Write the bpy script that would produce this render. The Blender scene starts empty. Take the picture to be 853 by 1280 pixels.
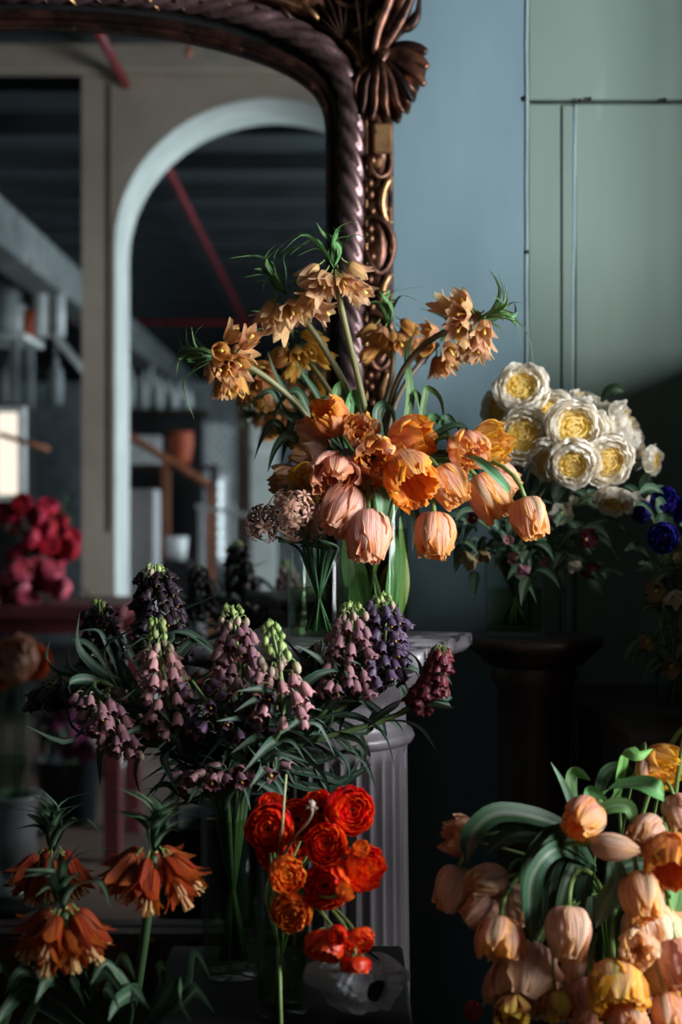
import bpy, math, random
from mathutils import Vector, Matrix
from math import sin, cos, pi, radians as R
random.seed(7)
C = bpy.context.scene.collection
sc = bpy.context.scene
F = 1777.0; EZ = 1.30; YM = 2.70          # focal length in px, eye height, mirror plane

# ------------------------------------------------------------------ camera, world, light
cd = bpy.data.cameras.new('camera'); cam = bpy.data.objects.new('camera', cd); C.objects.link(cam)
cam.location = (0, 0, EZ); cam.rotation_euler = (R(90), 0, 0)
cd.sensor_fit = 'VERTICAL'; cd.sensor_height = 36; cd.sensor_width = 24; cd.lens = 50
cd.dof.use_dof = True; cd.dof.focus_distance = 1.93; cd.dof.aperture_fstop = 3.2
cd.clip_start = .05; cd.clip_end = 100
sc.camera = cam
sc.view_settings.view_transform = 'Standard'; sc.view_settings.look = 'None'
sc.view_settings.gamma = 1; sc.view_settings.use_curve_mapping = False
sc.view_settings.exposure = 0.0
w = bpy.data.worlds.new('world'); sc.world = w; w.use_nodes = True
w.node_tree.nodes['Background'].inputs[0].default_value = (.55, .72, .9, 1)
w.node_tree.nodes['Background'].inputs[1].default_value = .10
sc.cycles.use_denoising = True
sc.cycles.max_bounces = 8; sc.cycles.transparent_max_bounces = 16
sc.cycles.caustics_reflective = False; sc.cycles.caustics_refractive = False

def area(name, loc, size, power, col, target):
    l = bpy.data.lights.new(name, 'AREA'); l.shape = 'RECTANGLE'; l.size, l.size_y = size
    l.energy = power; l.color = col
    o = bpy.data.objects.new(name, l); C.objects.link(o); o.location = loc
    o.rotation_euler = (Vector(target) - Vector(loc)).to_track_quat('-Z', 'Y').to_euler()
    return o
area('window_daylight', (2.50, .80, 1.62), (1.1, 1.3), 250, (.95, .98, 1.0), (.0, 1.9, 1.2))
area('window_daylight', (2.42, -3.6, 1.9), (2.2, 1.9), 190, (.80, .92, 1.0), (-1, -3.4, 1.7))
area('window_daylight', (2.42, -9.0, 1.9), (2.6, 1.9), 60, (.78, .9, 1.0), (-1, -9, 1.5))

# ------------------------------------------------------------------ helpers
def P(px, py, Y): return Vector(((px-426.5)/F*Y, Y, EZ-(py-640)/F*Y))
def PV(px, py, Yv):
    p = P(px, py, Yv); p.y = 2*YM - Yv; return p
def D(dx, up, toward): return Vector((dx, -toward, up)).normalized()
def lerp(a, b, t): return a+(b-a)*t
def mixc(a, b, t): t = max(0, min(1, t)); return tuple(a[i]+(b[i]-a[i])*t for i in range(3))
def hexc(h):
    c = [int(h[i:i+2], 16)/255 for i in (0, 2, 4)]
    return tuple(x/12.92 if x <= .04045 else ((x+.055)/1.055)**2.4 for x in c)
def smooth(a, b, x):
    t = max(0, min(1, (x-a)/(b-a))); return t*t*(3-2*t)
def interp(pts, t):                      # Catmull-Rom through equally spaced tuples
    n = len(pts)-1; x = max(0, min(.99999, t))*n; i = int(x); f = x-i
    p0 = pts[max(0, i-1)]; p1 = pts[i]; p2 = pts[i+1]; p3 = pts[min(n, i+2)]
    def c(a, b, c_, d): return .5*((2*b)+(-a+c_)*f+(2*a-5*b+4*c_-d)*f*f+(-a+3*b-3*c_+d)*f**3)
    if isinstance(p1, (int, float)): return c(p0, p1, p2, p3)
    return tuple(c(p0[k], p1[k], p2[k], p3[k]) for k in range(len(p1)))
def curve(pts, n):
    return [Vector(interp([tuple(p) for p in pts], i/(n-1))) for i in range(n)]
def hermite(p0, t0, p1, t1, n=14):
    out = []
    for i in range(n):
        t = i/(n-1); t2 = t*t; t3 = t2*t
        out.append(p0*(2*t3-3*t2+1)+t0*(t3-2*t2+t)+p1*(-2*t3+3*t2)+t1*(t3-t2))
    return out

def mesh(name, vs, fs, cols=None, uvs=None, sm=True):
    m = bpy.data.meshes.new(name); m.from_pydata([tuple(v) for v in vs], [], fs)
    if sm: m.polygons.foreach_set('use_smooth', [True]*len(m.polygons))
    if cols:
        a = m.color_attributes.new('Col', 'FLOAT_COLOR', 'POINT')
        a.data.foreach_set('color', [x for c in cols for x in (c[0], c[1], c[2], 1)])
    if uvs:
        u = m.uv_layers.new(name='UV'); L = []
        for l in m.loops: L += uvs[l.vertex_index]
        u.data.foreach_set('uv', L)
    m.update(); return m
class MB:
    def __init__(s): s.v = []; s.f = []; s.c = []
    def add(s, vs, fs, col=(.5, .5, .5)):
        n = len(s.v); s.v += [Vector(v) for v in vs]; s.f += [tuple(i+n for i in f) for f in fs]
        s.c += (col if isinstance(col, list) else [col]*len(vs)); return s
    def box(s, a, b, col=(.5, .5, .5), bev=0, M=None):
        (x0, y0, z0), (x1, y1, z1) = a, b
        x0, x1 = sorted((x0, x1)); y0, y1 = sorted((y0, y1)); z0, z1 = sorted((z0, z1))
        if not bev:
            vs = [(x, y, z) for z in (z0, z1) for y in (y0, y1) for x in (x0, x1)]
            fs = [(0, 2, 3, 1), (4, 5, 7, 6), (0, 1, 5, 4), (2, 6, 7, 3), (0, 4, 6, 2), (1, 3, 7, 5)]
        else:                           # bevelled box: three nested rectangles per corner
            vs = []; ix = {}
            for i, x in enumerate((x0, x1)):
                for j, y in enumerate((y0, y1)):
                    for k, z in enumerate((z0, z1)):
                        sx, sy, sz = (1-2*i)*bev, (1-2*j)*bev, (1-2*k)*bev
                        for ax, p in enumerate(((x, y+sy, z+sz), (x+sx, y, z+sz), (x+sx, y+sy, z))):
                            ix[i, j, k, ax] = len(vs); vs.append(p)
            g = lambda i, j, k, a_: ix[i, j, k, a_]
            fs = []
            for i in (0, 1): fs.append((g(i, 0, 0, 0), g(i, 1, 0, 0), g(i, 1, 1, 0), g(i, 0, 1, 0)))
            for j in (0, 1): fs.append((g(0, j, 0, 1), g(1, j, 0, 1), g(1, j, 1, 1), g(0, j, 1, 1)))
            for k in (0, 1): fs.append((g(0, 0, k, 2), g(1, 0, k, 2), g(1, 1, k, 2), g(0, 1, k, 2)))
            for j in (0, 1):
                for k in (0, 1): fs.append((g(0, j, k, 1), g(1, j, k, 1), g(1, j, k, 2), g(0, j, k, 2)))
            for i in (0, 1):
                for k in (0, 1): fs.append((g(i, 0, k, 0), g(i, 1, k, 0), g(i, 1, k, 2), g(i, 0, k, 2)))
            for i in (0, 1):
                for j in (0, 1): fs.append((g(i, j, 0, 0), g(i, j, 1, 0), g(i, j, 1, 1), g(i, j, 0, 1)))
            for i in (0, 1):
                for j in (0, 1):
                    for k in (0, 1): fs.append((g(i, j, k, 0), g(i, j, k, 1), g(i, j, k, 2)))
        if M: vs = [M @ Vector(v) for v in vs]
        return s.add(vs, fs, col)
    def tube(s, pts, rad, n=8, col=(.5, .5, .5), caps=True, flat=1, modf=None):
        pts = [Vector(p) for p in pts]; m = len(pts); vs = []; cs = []
        t = (pts[1]-pts[0]).normalized(); a = t.orthogonal().normalized()
        acc = 0
        for i, p in enumerate(pts):
            tt = (pts[min(m-1, i+1)]-pts[max(0, i-1)]); tt = tt.normalized() if tt.length > 1e-9 else t
            a = (a-tt*a.dot(tt)); a = a.normalized() if a.length > 1e-6 else tt.orthogonal().normalized()
            b = tt.cross(a); f = i/(m-1)
            if i: acc += (p-pts[i-1]).length
            r = rad if isinstance(rad, (int, float)) else interp(rad, f)
            for k in range(n):
                ph = 2*pi*k/n; rr = r*(modf(ph, acc) if modf else 1)
                vs.append(p+a*cos(ph)*rr+b*sin(ph)*rr*flat)
                cs.append(col(f) if callable(col) else col)
        fs = [(i*n+k, i*n+(k+1) % n, (i+1)*n+(k+1) % n, (i+1)*n+k) for i in range(m-1) for k in range(n)]
        if caps: fs += [tuple(reversed(range(n))), tuple(range((m-1)*n, m*n))]
        return s.add(vs, fs, cs)
    def lathe(s, prof, n=32, at=(0, 0, 0), col=(.5, .5, .5), rf=None, closed=False):
        vs = []; at = Vector(at); m = len(prof)
        for i, (r, z) in enumerate(prof):
            for k in range(n):
                ph = 2*pi*k/n; rr = max(r, 1e-5)*(rf(ph, i) if rf else 1)
                vs.append(at+Vector((rr*cos(ph), rr*sin(ph), z)))
        fs = [(i*n+k, i*n+(k+1) % n, (i+1)*n+(k+1) % n, (i+1)*n+k) for i in range(m-1) for k in range(n)]
        if closed: fs += [((m-1)*n+k, (m-1)*n+(k+1) % n, (k+1) % n, k) for k in range(n)]
        return s.add(vs, fs, col)
    def mesh(s, name, sm=True): return mesh(name, s.v, s.f, s.c, None, sm)

def ob(name, data, mt=None, parent=None, M=None, label=None, kind=None):
    o = bpy.data.objects.new(name, data)
    if mt is not None and data is not None and not data.materials: data.materials.append(mt)
    if parent: o.parent = parent
    if M is not None: o.matrix_basis = M
    if label: o['label'] = label
    if kind: o['kind'] = kind
    C.objects.link(o); return o
def thing(name, loc, label, cat, group=None, rz=0):
    o = bpy.data.objects.new(name, None); o.location = loc; o.rotation_euler.z = rz; o.empty_display_size = .02
    o['label'] = label; o['category'] = cat
    if group: o['group'] = group
    C.objects.link(o); return o
def tag(o, label, cat, group=None):
    o['label'] = label; o['category'] = cat
    if group: o['group'] = group
    return o
def struct(name, data, mt, parent=None, M=None):
    return ob(name, data, mt, parent, M, kind=None if parent else 'structure')
def aim(d, roll=0):
    return Vector(d).to_track_quat('Z', 'Y').to_matrix().to_4x4() @ Matrix.Rotation(roll, 4, 'Z')
T = Matrix.Translation
def S(s): return Matrix.Diagonal((s, s, s, 1)) if isinstance(s, (int, float)) else Matrix.Diagonal((*s, 1))

# ------------------------------------------------------------------ materials
def nt(name):
    m = bpy.data.materials.new(name); m.use_nodes = True; t = m.node_tree; t.nodes.clear(); return m, t
def node(t, k, **kw):
    n = t.nodes.new(k)
    for a, v in kw.items():
        if a.startswith('i_'):
            key = a[2:]; n.inputs[int(key) if key.isdigit() else key.replace('_', ' ')].default_value = v
        else: setattr(n, a, v)
    return n
def petalmat(name, transl=.3, rough=.5, vary=.10, bump=.35, hue=.012, spec=.35):
    m, t = nt(name); L = t.links.new
    out = node(t, 'ShaderNodeOutputMaterial'); ca = node(t, 'ShaderNodeVertexColor', layer_name='Col')
    oi = node(t, 'ShaderNodeObjectInfo'); hs = node(t, 'ShaderNodeHueSaturation')
    a = node(t, 'ShaderNodeMapRange', i_3=1-vary, i_4=1+vary); h = node(t, 'ShaderNodeMapRange', i_3=.5-hue, i_4=.5+hue)
    tc = node(t, 'ShaderNodeTexCoord'); mp = node(t, 'ShaderNodeMapping'); mp.inputs['Scale'].default_value = (9, 1.6, 1)
    nz = node(t, 'ShaderNodeTexNoise'); nz.inputs['Scale'].default_value = 1.6; nz.inputs['Detail'].default_value = 4
    L(tc.outputs['UV'], mp.inputs[0]); L(mp.outputs[0], nz.inputs['Vector'])
    bp = node(t, 'ShaderNodeBump'); bp.inputs['Strength'].default_value = bump; bp.inputs['Distance'].default_value = .004
    L(nz.outputs['Fac'], bp.inputs['Height'])
    L(oi.outputs['Random'], a.inputs[0]); L(oi.outputs['Random'], h.inputs[0])
    L(a.outputs[0], hs.inputs['Value']); L(h.outputs[0], hs.inputs['Hue']); L(ca.outputs[0], hs.inputs['Color'])
    mr = node(t, 'ShaderNodeMapRange', i_1=.32, i_2=.68, i_3=.76, i_4=1.16); L(nz.outputs['Fac'], mr.inputs[0])
    mx = node(t, 'ShaderNodeVectorMath', operation='SCALE'); L(hs.outputs[0], mx.inputs[0]); L(mr.outputs[0], mx.inputs['Scale'])
    p = node(t, 'ShaderNodeBsdfPrincipled'); p.inputs['Roughness'].default_value = rough
    p.inputs['Specular IOR Level'].default_value = spec
    L(mx.outputs[0], p.inputs['Base Color']); L(bp.outputs[0], p.inputs['Normal'])
    if transl:
        tr = node(t, 'ShaderNodeBsdfTranslucent'); ms = node(t, 'ShaderNodeMixShader'); ms.inputs[0].default_value = transl
        L(mx.outputs[0], tr.inputs[0]); L(p.outputs[0], ms.inputs[1]); L(tr.outputs[0], ms.inputs[2]); L(ms.outputs[0], out.inputs[0])
    else: L(p.outputs[0], out.inputs[0])
    return m
def surf(name, c1, c2, scale=6, rough=.7, metal=0, bump=.2, stretch=(1, 1, 1), detail=6, lo=.35, hi=.65, c3=None, s3=2.0, t3=.6, dist=.01, rvar=0, spec=.5):
    m, t = nt(name); L = t.links.new
    out = node(t, 'ShaderNodeOutputMaterial'); tc = node(t, 'ShaderNodeTexCoord'); mp = node(t, 'ShaderNodeMapping')
    mp.inputs['Scale'].default_value = stretch; L(tc.outputs['Object'], mp.inputs[0])
    nz = node(t, 'ShaderNodeTexNoise'); nz.inputs['Scale'].default_value = scale; nz.inputs['Detail'].default_value = detail
    L(mp.outputs[0], nz.inputs['Vector'])
    cr = node(t, 'ShaderNodeValToRGB'); cr.color_ramp.elements[0].position = lo; cr.color_ramp.elements[1].position = hi
    cr.color_ramp.elements[0].color = (*c1, 1); cr.color_ramp.elements[1].color = (*c2, 1)
    L(nz.outputs['Fac'], cr.inputs[0]); col = cr.outputs[0]
    if c3:
        n3 = node(t, 'ShaderNodeTexNoise'); n3.inputs['Scale'].default_value = s3; n3.inputs['Detail'].default_value = 5
        L(mp.outputs[0], n3.inputs['Vector']); r3 = node(t, 'ShaderNodeMapRange', i_1=t3, i_2=t3+.08); L(n3.outputs['Fac'], r3.inputs[0])
        mx = node(t, 'ShaderNodeMix', data_type='RGBA'); L(r3.outputs[0], mx.inputs[0]); L(col, mx.inputs[6]); mx.inputs[7].default_value = (*c3, 1); col = mx.outputs[2]
    p = node(t, 'ShaderNodeBsdfPrincipled'); p.inputs['Metallic'].default_value = metal; p.inputs['Roughness'].default_value = rough
    p.inputs['Specular IOR Level'].default_value = spec
    if rvar:
        rr = node(t, 'ShaderNodeMapRange', i_3=rough-rvar, i_4=rough+rvar); L(nz.outputs['Fac'], rr.inputs[0]); L(rr.outputs[0], p.inputs['Roughness'])
    bp = node(t, 'ShaderNodeBump'); bp.inputs['Strength'].default_value = bump; bp.inputs['Distance'].default_value = dist
    L(nz.outputs['Fac'], bp.inputs['Height']); L(bp.outputs[0], p.inputs['Normal'])
    L(col, p.inputs['Base Color']); L(p.outputs[0], out.inputs[0]); return m
def emis(name, c, s):
    m, t = nt(name); o = node(t, 'ShaderNodeOutputMaterial'); e = node(t, 'ShaderNodeEmission'); e.inputs[0].default_value = (*c, 1); e.inputs[1].default_value = s
    t.links.new(e.outputs[0], o.inputs[0]); return m
def thinglass(name, tint=(.93, .97, .95), refl=.9, f0=.05):
    m, t = nt(name); L = t.links.new
    o = node(t, 'ShaderNodeOutputMaterial'); tr = node(t, 'ShaderNodeBsdfTransparent'); tr.inputs[0].default_value = (*tint, 1)
    g = node(t, 'ShaderNodeBsdfGlossy'); g.inputs['Roughness'].default_value = .04; g.inputs[0].default_value = (refl, refl, refl, 1)
    lw = node(t, 'ShaderNodeLayerWeight'); lw.inputs[0].default_value = .35
    mr = node(t, 'ShaderNodeMapRange', i_3=f0, i_4=.75); L(lw.outputs['Facing'], mr.inputs[0])
    pw = node(t, 'ShaderNodeMath', operation='POWER'); pw.inputs[1].default_value = 2.2; L(mr.outputs[0], pw.inputs[0])
    ms = node(t, 'ShaderNodeMixShader'); L(pw.outputs[0], ms.inputs[0]); L(tr.outputs[0], ms.inputs[1]); L(g.outputs[0], ms.inputs[2]); L(ms.outputs[0], o.inputs[0])
    return m
M_pet = petalmat('petal_soft', .4, .5, .10, .8); M_rose = petalmat('petal_rose', .38, .6, .04, .35, .004)
M_ran = petalmat('petal_waxy', .34, .38, .12, .25, .012, .5)
M_bell = petalmat('bell_waxy', .12, .5, .22, .15, .015, .35); M_leaf = petalmat('leaf_green', .12, .52, .22, .25, .02, .35)
M_stem = petalmat('stem_green', 0, .45, .08, .1, .01, .4)
M_glass = thinglass('clear_glass'); M_water = thinglass('vase_water', (.72, .80, .66), .5, .02)
M_wallL = surf('blue_grey_plaster', hexc('627d88'), hexc('768f98'), 3.0, .75, 0, .12, (1.6, 1, .6), 8, .3, .7, hexc('87a0a9'), 2.4, .62, .004)
M_wallR = surf('grey_green_paint', hexc('667a74'), hexc('77897f'), 2.6, .7, 0, .12, (2.2, 1, .4), 8, .3, .7, hexc('84968d'), 3.2, .66, .004)
M_caulk = surf('pale_caulk', hexc('7e959b'), hexc('97a9ab'), 30, .6, 0, .4, (1, 1, .3))
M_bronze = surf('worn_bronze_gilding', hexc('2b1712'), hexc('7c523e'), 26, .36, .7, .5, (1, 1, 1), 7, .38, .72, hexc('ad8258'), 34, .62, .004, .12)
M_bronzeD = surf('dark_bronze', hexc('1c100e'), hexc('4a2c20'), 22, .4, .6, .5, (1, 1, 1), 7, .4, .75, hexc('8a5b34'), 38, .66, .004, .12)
M_rope = surf('purple_brown_bronze', hexc('4a3638'), hexc('84696a'), 18, .34, .6, .3, (1, 1, 1), 6, .35, .7, None, 2, .6, .003, .1)
M_gilt = surf('bright_gilding', hexc('7d5a3a'), hexc('c09468'), 30, .35, .8, .4, (1, 1, 1), 6, .3, .6, hexc('5a3622'), 40, .6, .003)
M_stone = surf('grey_marble', hexc('4e4a4e'), hexc('8a868c'), 22, .34, 0, .35, (1, 1, 1), 10, .36, .62, hexc('2e2a2e'), 34, .54, .004, .1)
M_shaft = surf('grey_violet_paint', hexc('5a5559'), hexc('746e73'), 14, .38, 0, .3, (1, 1, .25), 8, .3, .7, hexc('9a93a0'), 60, .68, .003, .1)
M_wood = surf('dark_brown_wood', hexc('1d130e'), hexc('3a2418'), 8, .5, 0, .3, (6, 6, .6), 7, .3, .7)
M_wood2 = surf('brown_wood', hexc('3a2418'), hexc('5c3b26'), 8, .45, 0, .3, (6, 6, .6), 7, .3, .7)
M_dark = surf('black_paint', hexc('08090a'), hexc('101213'), 6, .8, 0, .1)
M_floor = surf('worn_brown_floor', hexc('3c302c'), hexc('64514a'), 2.2, .6, 0, .2, (1, .4, 1), 9, .3, .7, hexc('7b675e'), 3.5, .6)
M_ceil = surf('dark_ceiling_boards', hexc('1c2226'), hexc('3a444a'), 5, .8, 0, .3, (.25, 6, 1), 8, .3, .75, hexc('4c4a48'), 5, .64)
M_beam = surf('grey_white_beam', hexc('5c6264'), hexc('7e8485'), 6, .7, 0, .2, (1, 1, 1), 7, .3, .7, hexc('4a4340'), 5, .62)
M_arch = surf('beige_plaster', hexc('a0958a'), hexc('b2a79b'), 4, .8, 0, .15, (1, 1, 1), 6, .3, .7)
M_archin = surf('white_plaster', hexc('b5bdbb'), hexc('cdd3d0'), 4, .75, 0, .1)
M_red = surf('red_paint', hexc('701c26'), hexc('8c2832'), 10, .4, 0, .05)
M_redtab = surf('dark_red_paint', hexc('4c1c24'), hexc('60242d'), 8, .5, 0, .1)
M_white = surf('white_paint', hexc('c3c9cc'), hexc('dfe3e4'), 8, .6, 0, .1)
M_grey = surf('grey_paint', hexc('6a7176'), hexc('868c90'), 8, .7, 0, .1)
M_copper = surf('copper_brown_wood', hexc('8a5138'), hexc('a9684a'), 10, .5, 0, .1)
M_terra = surf('orange_terracotta', hexc('b04a2c'), hexc('c85f3e'), 10, .6, 0, .1)
M_silver = surf('aged_silver', hexc('9da2a8'), hexc('d0d5da'), 10, .35, .25, .3, (1, 1, 1), 5, .3, .7)
M_gift = surf('pale_paper', hexc('9c9aa0'), hexc('b5b2b6'), 3, .7, 0, .1, (1, 1, 1), 4, .3, .7, hexc('b9826f'), 14, .64)
M_bucket = surf('blue_black_enamel', hexc('101a22'), hexc('1c2933'), 6, .5, 0, .1)
M_day = emis('daylight_pane', (1.0, .84, .70), 1.5); M_dayb = emis('daylight_pane_cool', (.8, .93, 1), 2.2)
M_dayout = emis('window_sky', (.8, .92, 1), 1.0)
m, t = nt('mirror_glass'); o_ = node(t, 'ShaderNodeOutputMaterial'); g_ = node(t, 'ShaderNodeBsdfGlossy'); g_.inputs[0].default_value = (.80, .83, .82, 1); g_.inputs['Roughness'].default_value = .012
t.links.new(g_.outputs[0], o_.inputs[0]); M_mirror = m
m, t = nt('crumpled_plastic'); o_ = node(t, 'ShaderNodeOutputMaterial'); g_ = node(t, 'ShaderNodeBsdfGlossy'); g_.inputs['Roughness'].default_value = .22; g_.inputs[0].default_value = (.85, .87, .9, 1)
df = node(t, 'ShaderNodeBsdfDiffuse'); df.inputs[0].default_value = (.5, .52, .56, 1); tr = node(t, 'ShaderNodeBsdfTransparent')
m1 = node(t, 'ShaderNodeMixShader'); m1.inputs[0].default_value = .5; m2 = node(t, 'ShaderNodeMixShader'); m2.inputs[0].default_value = .38
nz = node(t, 'ShaderNodeTexNoise'); nz.inputs['Scale'].default_value = 24; nz.inputs['Distortion'].default_value = 1.5; bp = node(t, 'ShaderNodeBump'); bp.inputs['Strength'].default_value = .8; bp.inputs['Distance'].default_value = .01
t.links.new(nz.outputs[0], bp.inputs['Height']); t.links.new(bp.outputs[0], g_.inputs['Normal'])
t.links.new(df.outputs[0], m1.inputs[1]); t.links.new(g_.outputs[0], m1.inputs[2]); t.links.new(m1.outputs[0], m2.inputs[1]); t.links.new(tr.outputs[0], m2.inputs[2]); t.links.new(m2.outputs[0], o_.inputs[0]); M_plast = m

# ------------------------------------------------------------------ room shell
XL, XR, YB, ZC = -4.6, 2.2, -19.6, 3.62
YW = 2.78
struct('floor', MB().box((XL, YB, -.1), (XR+.3, YW+.3, 0)).mesh('floor', False), M_floor)
wl = struct('wall_left', MB().box((XL-.2, YB, 0), (XL, YW, ZC)).mesh('wall_left', False), M_wallR)
struct('wall_rear', MB().box((XL, YB-.2, 0), (XR, YB, ZC)).mesh('wall_rear', False), M_arch)
# back wall: backing plus separate painted panels
wb = struct('wall_back', MB().box((XL, YW, 0), (XR+.3, YW+.2, ZC)).mesh('wall_back', False), M_wallR)
def wx(px): return (px-426.5)/F*YW
def wz(py): return EZ-(py-640)/F*YW
def panel(x0, x1, z0, z1, d, mt): ob('wall_panel', MB().box((x0, YW-d, z0), (x1, YW-.0005, z1), bev=.003).mesh('wall_panel', False), mt, wb)
panel(XL+.01, wx(655), .005, wz(-120), .022, M_wallL)
panel(XL+.01, wx(655), wz(-121.5), ZC-.01, .021, M_wallL)
panel(wx(659), wx(1400), wz(128), ZC-.01, .016, M_wallR)
panel(wx(659), wx(700), .005, wz(132), .012, M_wallR)
panel(wx(700.6), wx(717), .005, wz(134), .015, M_wallR)
panel(wx(718), wx(1400), .005, wz(132), .011, M_wallR)
def strip(pts, r, mt, flat=.5): ob('caulk_bead', MB().tube(pts, r, 6).mesh('caulk_bead'), mt, wb)
strip([(wx(657+random.uniform(-.8, .8)), YW-.022, wz(y)) for y in range(-120, 1300, 60)], [.0036, .003, .0042, .003], M_caulk)
strip([(wx(718-(y-130)*.012+random.uniform(-.6, .6)), YW-.013, wz(y)) for y in range(134, 1300, 55)], [.0036, .0026, .004, .0028], M_caulk)
strip([(wx(x), YW-.014, wz(130.5+random.uniform(-.5, .5))) for x in range(662, 1400, 40)], .0016, M_dark)
for x, y, r_ in ((654, 128, .006), (735, 128, .004), (828, 129, .004), (722, 130, .004), (657, 318, .005)):
    ob('wall_nail', MB().lathe([(0, 0), (r_, .001), (r_, .004), (0, .006)], 8).mesh('wall_nail'), M_dark, wb, T((wx(x), YW-.02, wz(y))) @ Matrix.Rotation(R(90), 4, 'X'))
# right wall with three window openings
wr = struct('wall_right', None, None); bpy.data.objects.remove(wr)
OP = [(.15, 1.45, .92, 2.32), (-4.9, -2.3, .9, 2.9), (-10.5, -7.5, .9, 2.9)]
b = MB(); ys = YW
for (y0, y1, z0, z1) in OP:
    b.box((XR, y1, 0), (XR+.22, ys, ZC)); b.box((XR, y0, 0), (XR+.22, y1, z0)); b.box((XR, y0, z1), (XR+.22, y1, ZC)); ys = y0
b.box((XR, YB, 0), (XR+.22, ys, ZC))
struct('wall_right', b.mesh('wall_right', False), M_wallR)
for i, (y0, y1, z0, z1) in enumerate(OP):
    b = MB()
    for z in (z0+.02, z1-.06): b.box((XR+.08, y0, z), (XR+.14, y1, z+.04))
    n = 3
    for k in range(n+1):
        y = lerp(y0, y1-.04, k/n); b.box((XR+.085, y, z0+.061), (XR+.135, y+.04, z1-.061))
    w_ = struct('window_%d' % (i+1), b.mesh('window_frame', False), M_white)
# ceiling with joists
ce = struct('ceiling', MB().box((XL, YB, ZC), (XR+.3, YW+.3, ZC+.1)).mesh('ceiling', False), M_ceil)
jm = MB().box((XL+.01, -.05, -.12), (XR-.01, .05, -.001)).mesh('ceiling_joist', False)
y = 2.2; k = 0
while y > YB+.5:
    ob('ceiling_joist', jm, M_ceil, ce, T((0, y, ZC))); y -= .86; k += 1
# longitudinal beam and arcade wall (seen in the mirror)
struct('trim_1', MB().box((-2.02, YB+.1, 2.72), (-1.80, 1.5, 2.98), bev=.01).mesh('long_beam', False), M_beam)
YA, YA2 = 2*YM-7.0, 2*YM-7.47
def arcade():
    m = MB(); xl0, xl1 = -1.275, -1.118; xr1, xr2 = .43, .60; cz = EZ+(640-305)/F*7.0; r = (xr1-xl1)/2; cx = (xr1+xl1)/2; top = 3.6
    def ring(yy): return [(cx-r*cos(pi*i/28), yy, cz+r*.93*sin(pi*i/28)) for i in range(29)]
    inn = [(xl1, YA, .0)]+ring(YA)+[(xr1, YA, 0)]
    out = [(xl0, YA, 0)]+[(lerp(xl0, xr2, i/28), YA, top) for i in range(29)]+[(xr2, YA, 0)]
    n = len(inn); vs = inn+out+[(x, YA2, z) for x, _, z in inn]+[(x, YA2, z) for x, _, z in out]; fs = []
    for i in range(n-1):
        fs += [(i, i+1, n+i+1, n+i), (2*n+i+1, 2*n+i, 3*n+i, 3*n+i+1), (n+i, n+i+1, 3*n+i+1, 3*n+i)]
    face = mesh('arcade_wall', vs, fs, None, None, False)
    rv = [(x, YA+.001, z) for x, _, z in inn]+[(x, YA2-.001, z) for x, _, z in inn]
    rv2 = [(x*1.0+(.006 if x < cx else -.006), y_, z-.004) for x, y_, z in rv]
    rf = [(i, i+1, n+i+1, n+i) for i in range(n-1)]
    return face, mesh('arch_reveal', rv2, rf, None, None, True)
fm, rm = arcade()
struct('wall_blocker', MB().box((.601, YA2, 0), (XR, YA, ZC)).mesh('wall_blocker', False), M_arch)  # unseen solid stretch, added to block frontal light from the rear windows
aw = struct('wall_arcade', fm, M_arch); struct('arch_reveal', rm, M_archin, aw)
ob('pilaster_joint', MB().box((-1.142, YA, 1.2), (-1.134, YA+.012, 3.4)).mesh('pilaster_joint', False), M_wood2, aw)
ob('cornice', MB().box((-1.9, YA, 3.44), (.9, YA+.10, 3.61), bev=.01).mesh('cornice', False), M_arch, aw)
ob('baseboard', MB().box((-1.30, YA, 0), (-1.10, YA+.03, .14), bev=.006).mesh('baseboard', False), M_wood, aw)
# sprinkler pipes
tag(ob('ceiling_pipe', MB().tube([(-1.06, -.2-1*i, 3.40) for i in range(0, 14)], .024, 10).mesh('ceiling_pipe'), M_red), 'red pipe running lengthwise under the ceiling, seen diagonally through the mirrored arch', 'pipe')
tag(ob('ceiling_pipe', MB().tube([(-4.3+i*.5, 2*YM-15, 3.30) for i in range(0, 9)], .028, 10).mesh('ceiling_pipe'), M_red), 'dark red pipe running crosswise at the back of the mirrored ceiling', 'pipe')
# bulbs hanging in front of the arcade
for px, lab in ((236, 'small amber bulb hanging at the top of the mirror view'), (265, 'clear round glass bulb hanging at the top of the mirror view')):
    p = PV(px, 66, 5.6); b = thing('hanging_bulb', p, lab, 'bulb')
    r_ = .016 if px == 236 else .03
    ob('bulb_glass', MB().lathe([(.001, -r_*1.3), (r_*.7, -r_), (r_, 0), (r_*.6, r_), (r_*.35, r_*1.6)], 14).mesh('bulb_glass'), M_copper if px == 236 else M_glass, b)
    ob('cord', MB().tube([(0, 0, r_*1.5), (0, 0, ZC-p.z)], .003, 5).mesh('cord'), M_dark, b)

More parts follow.
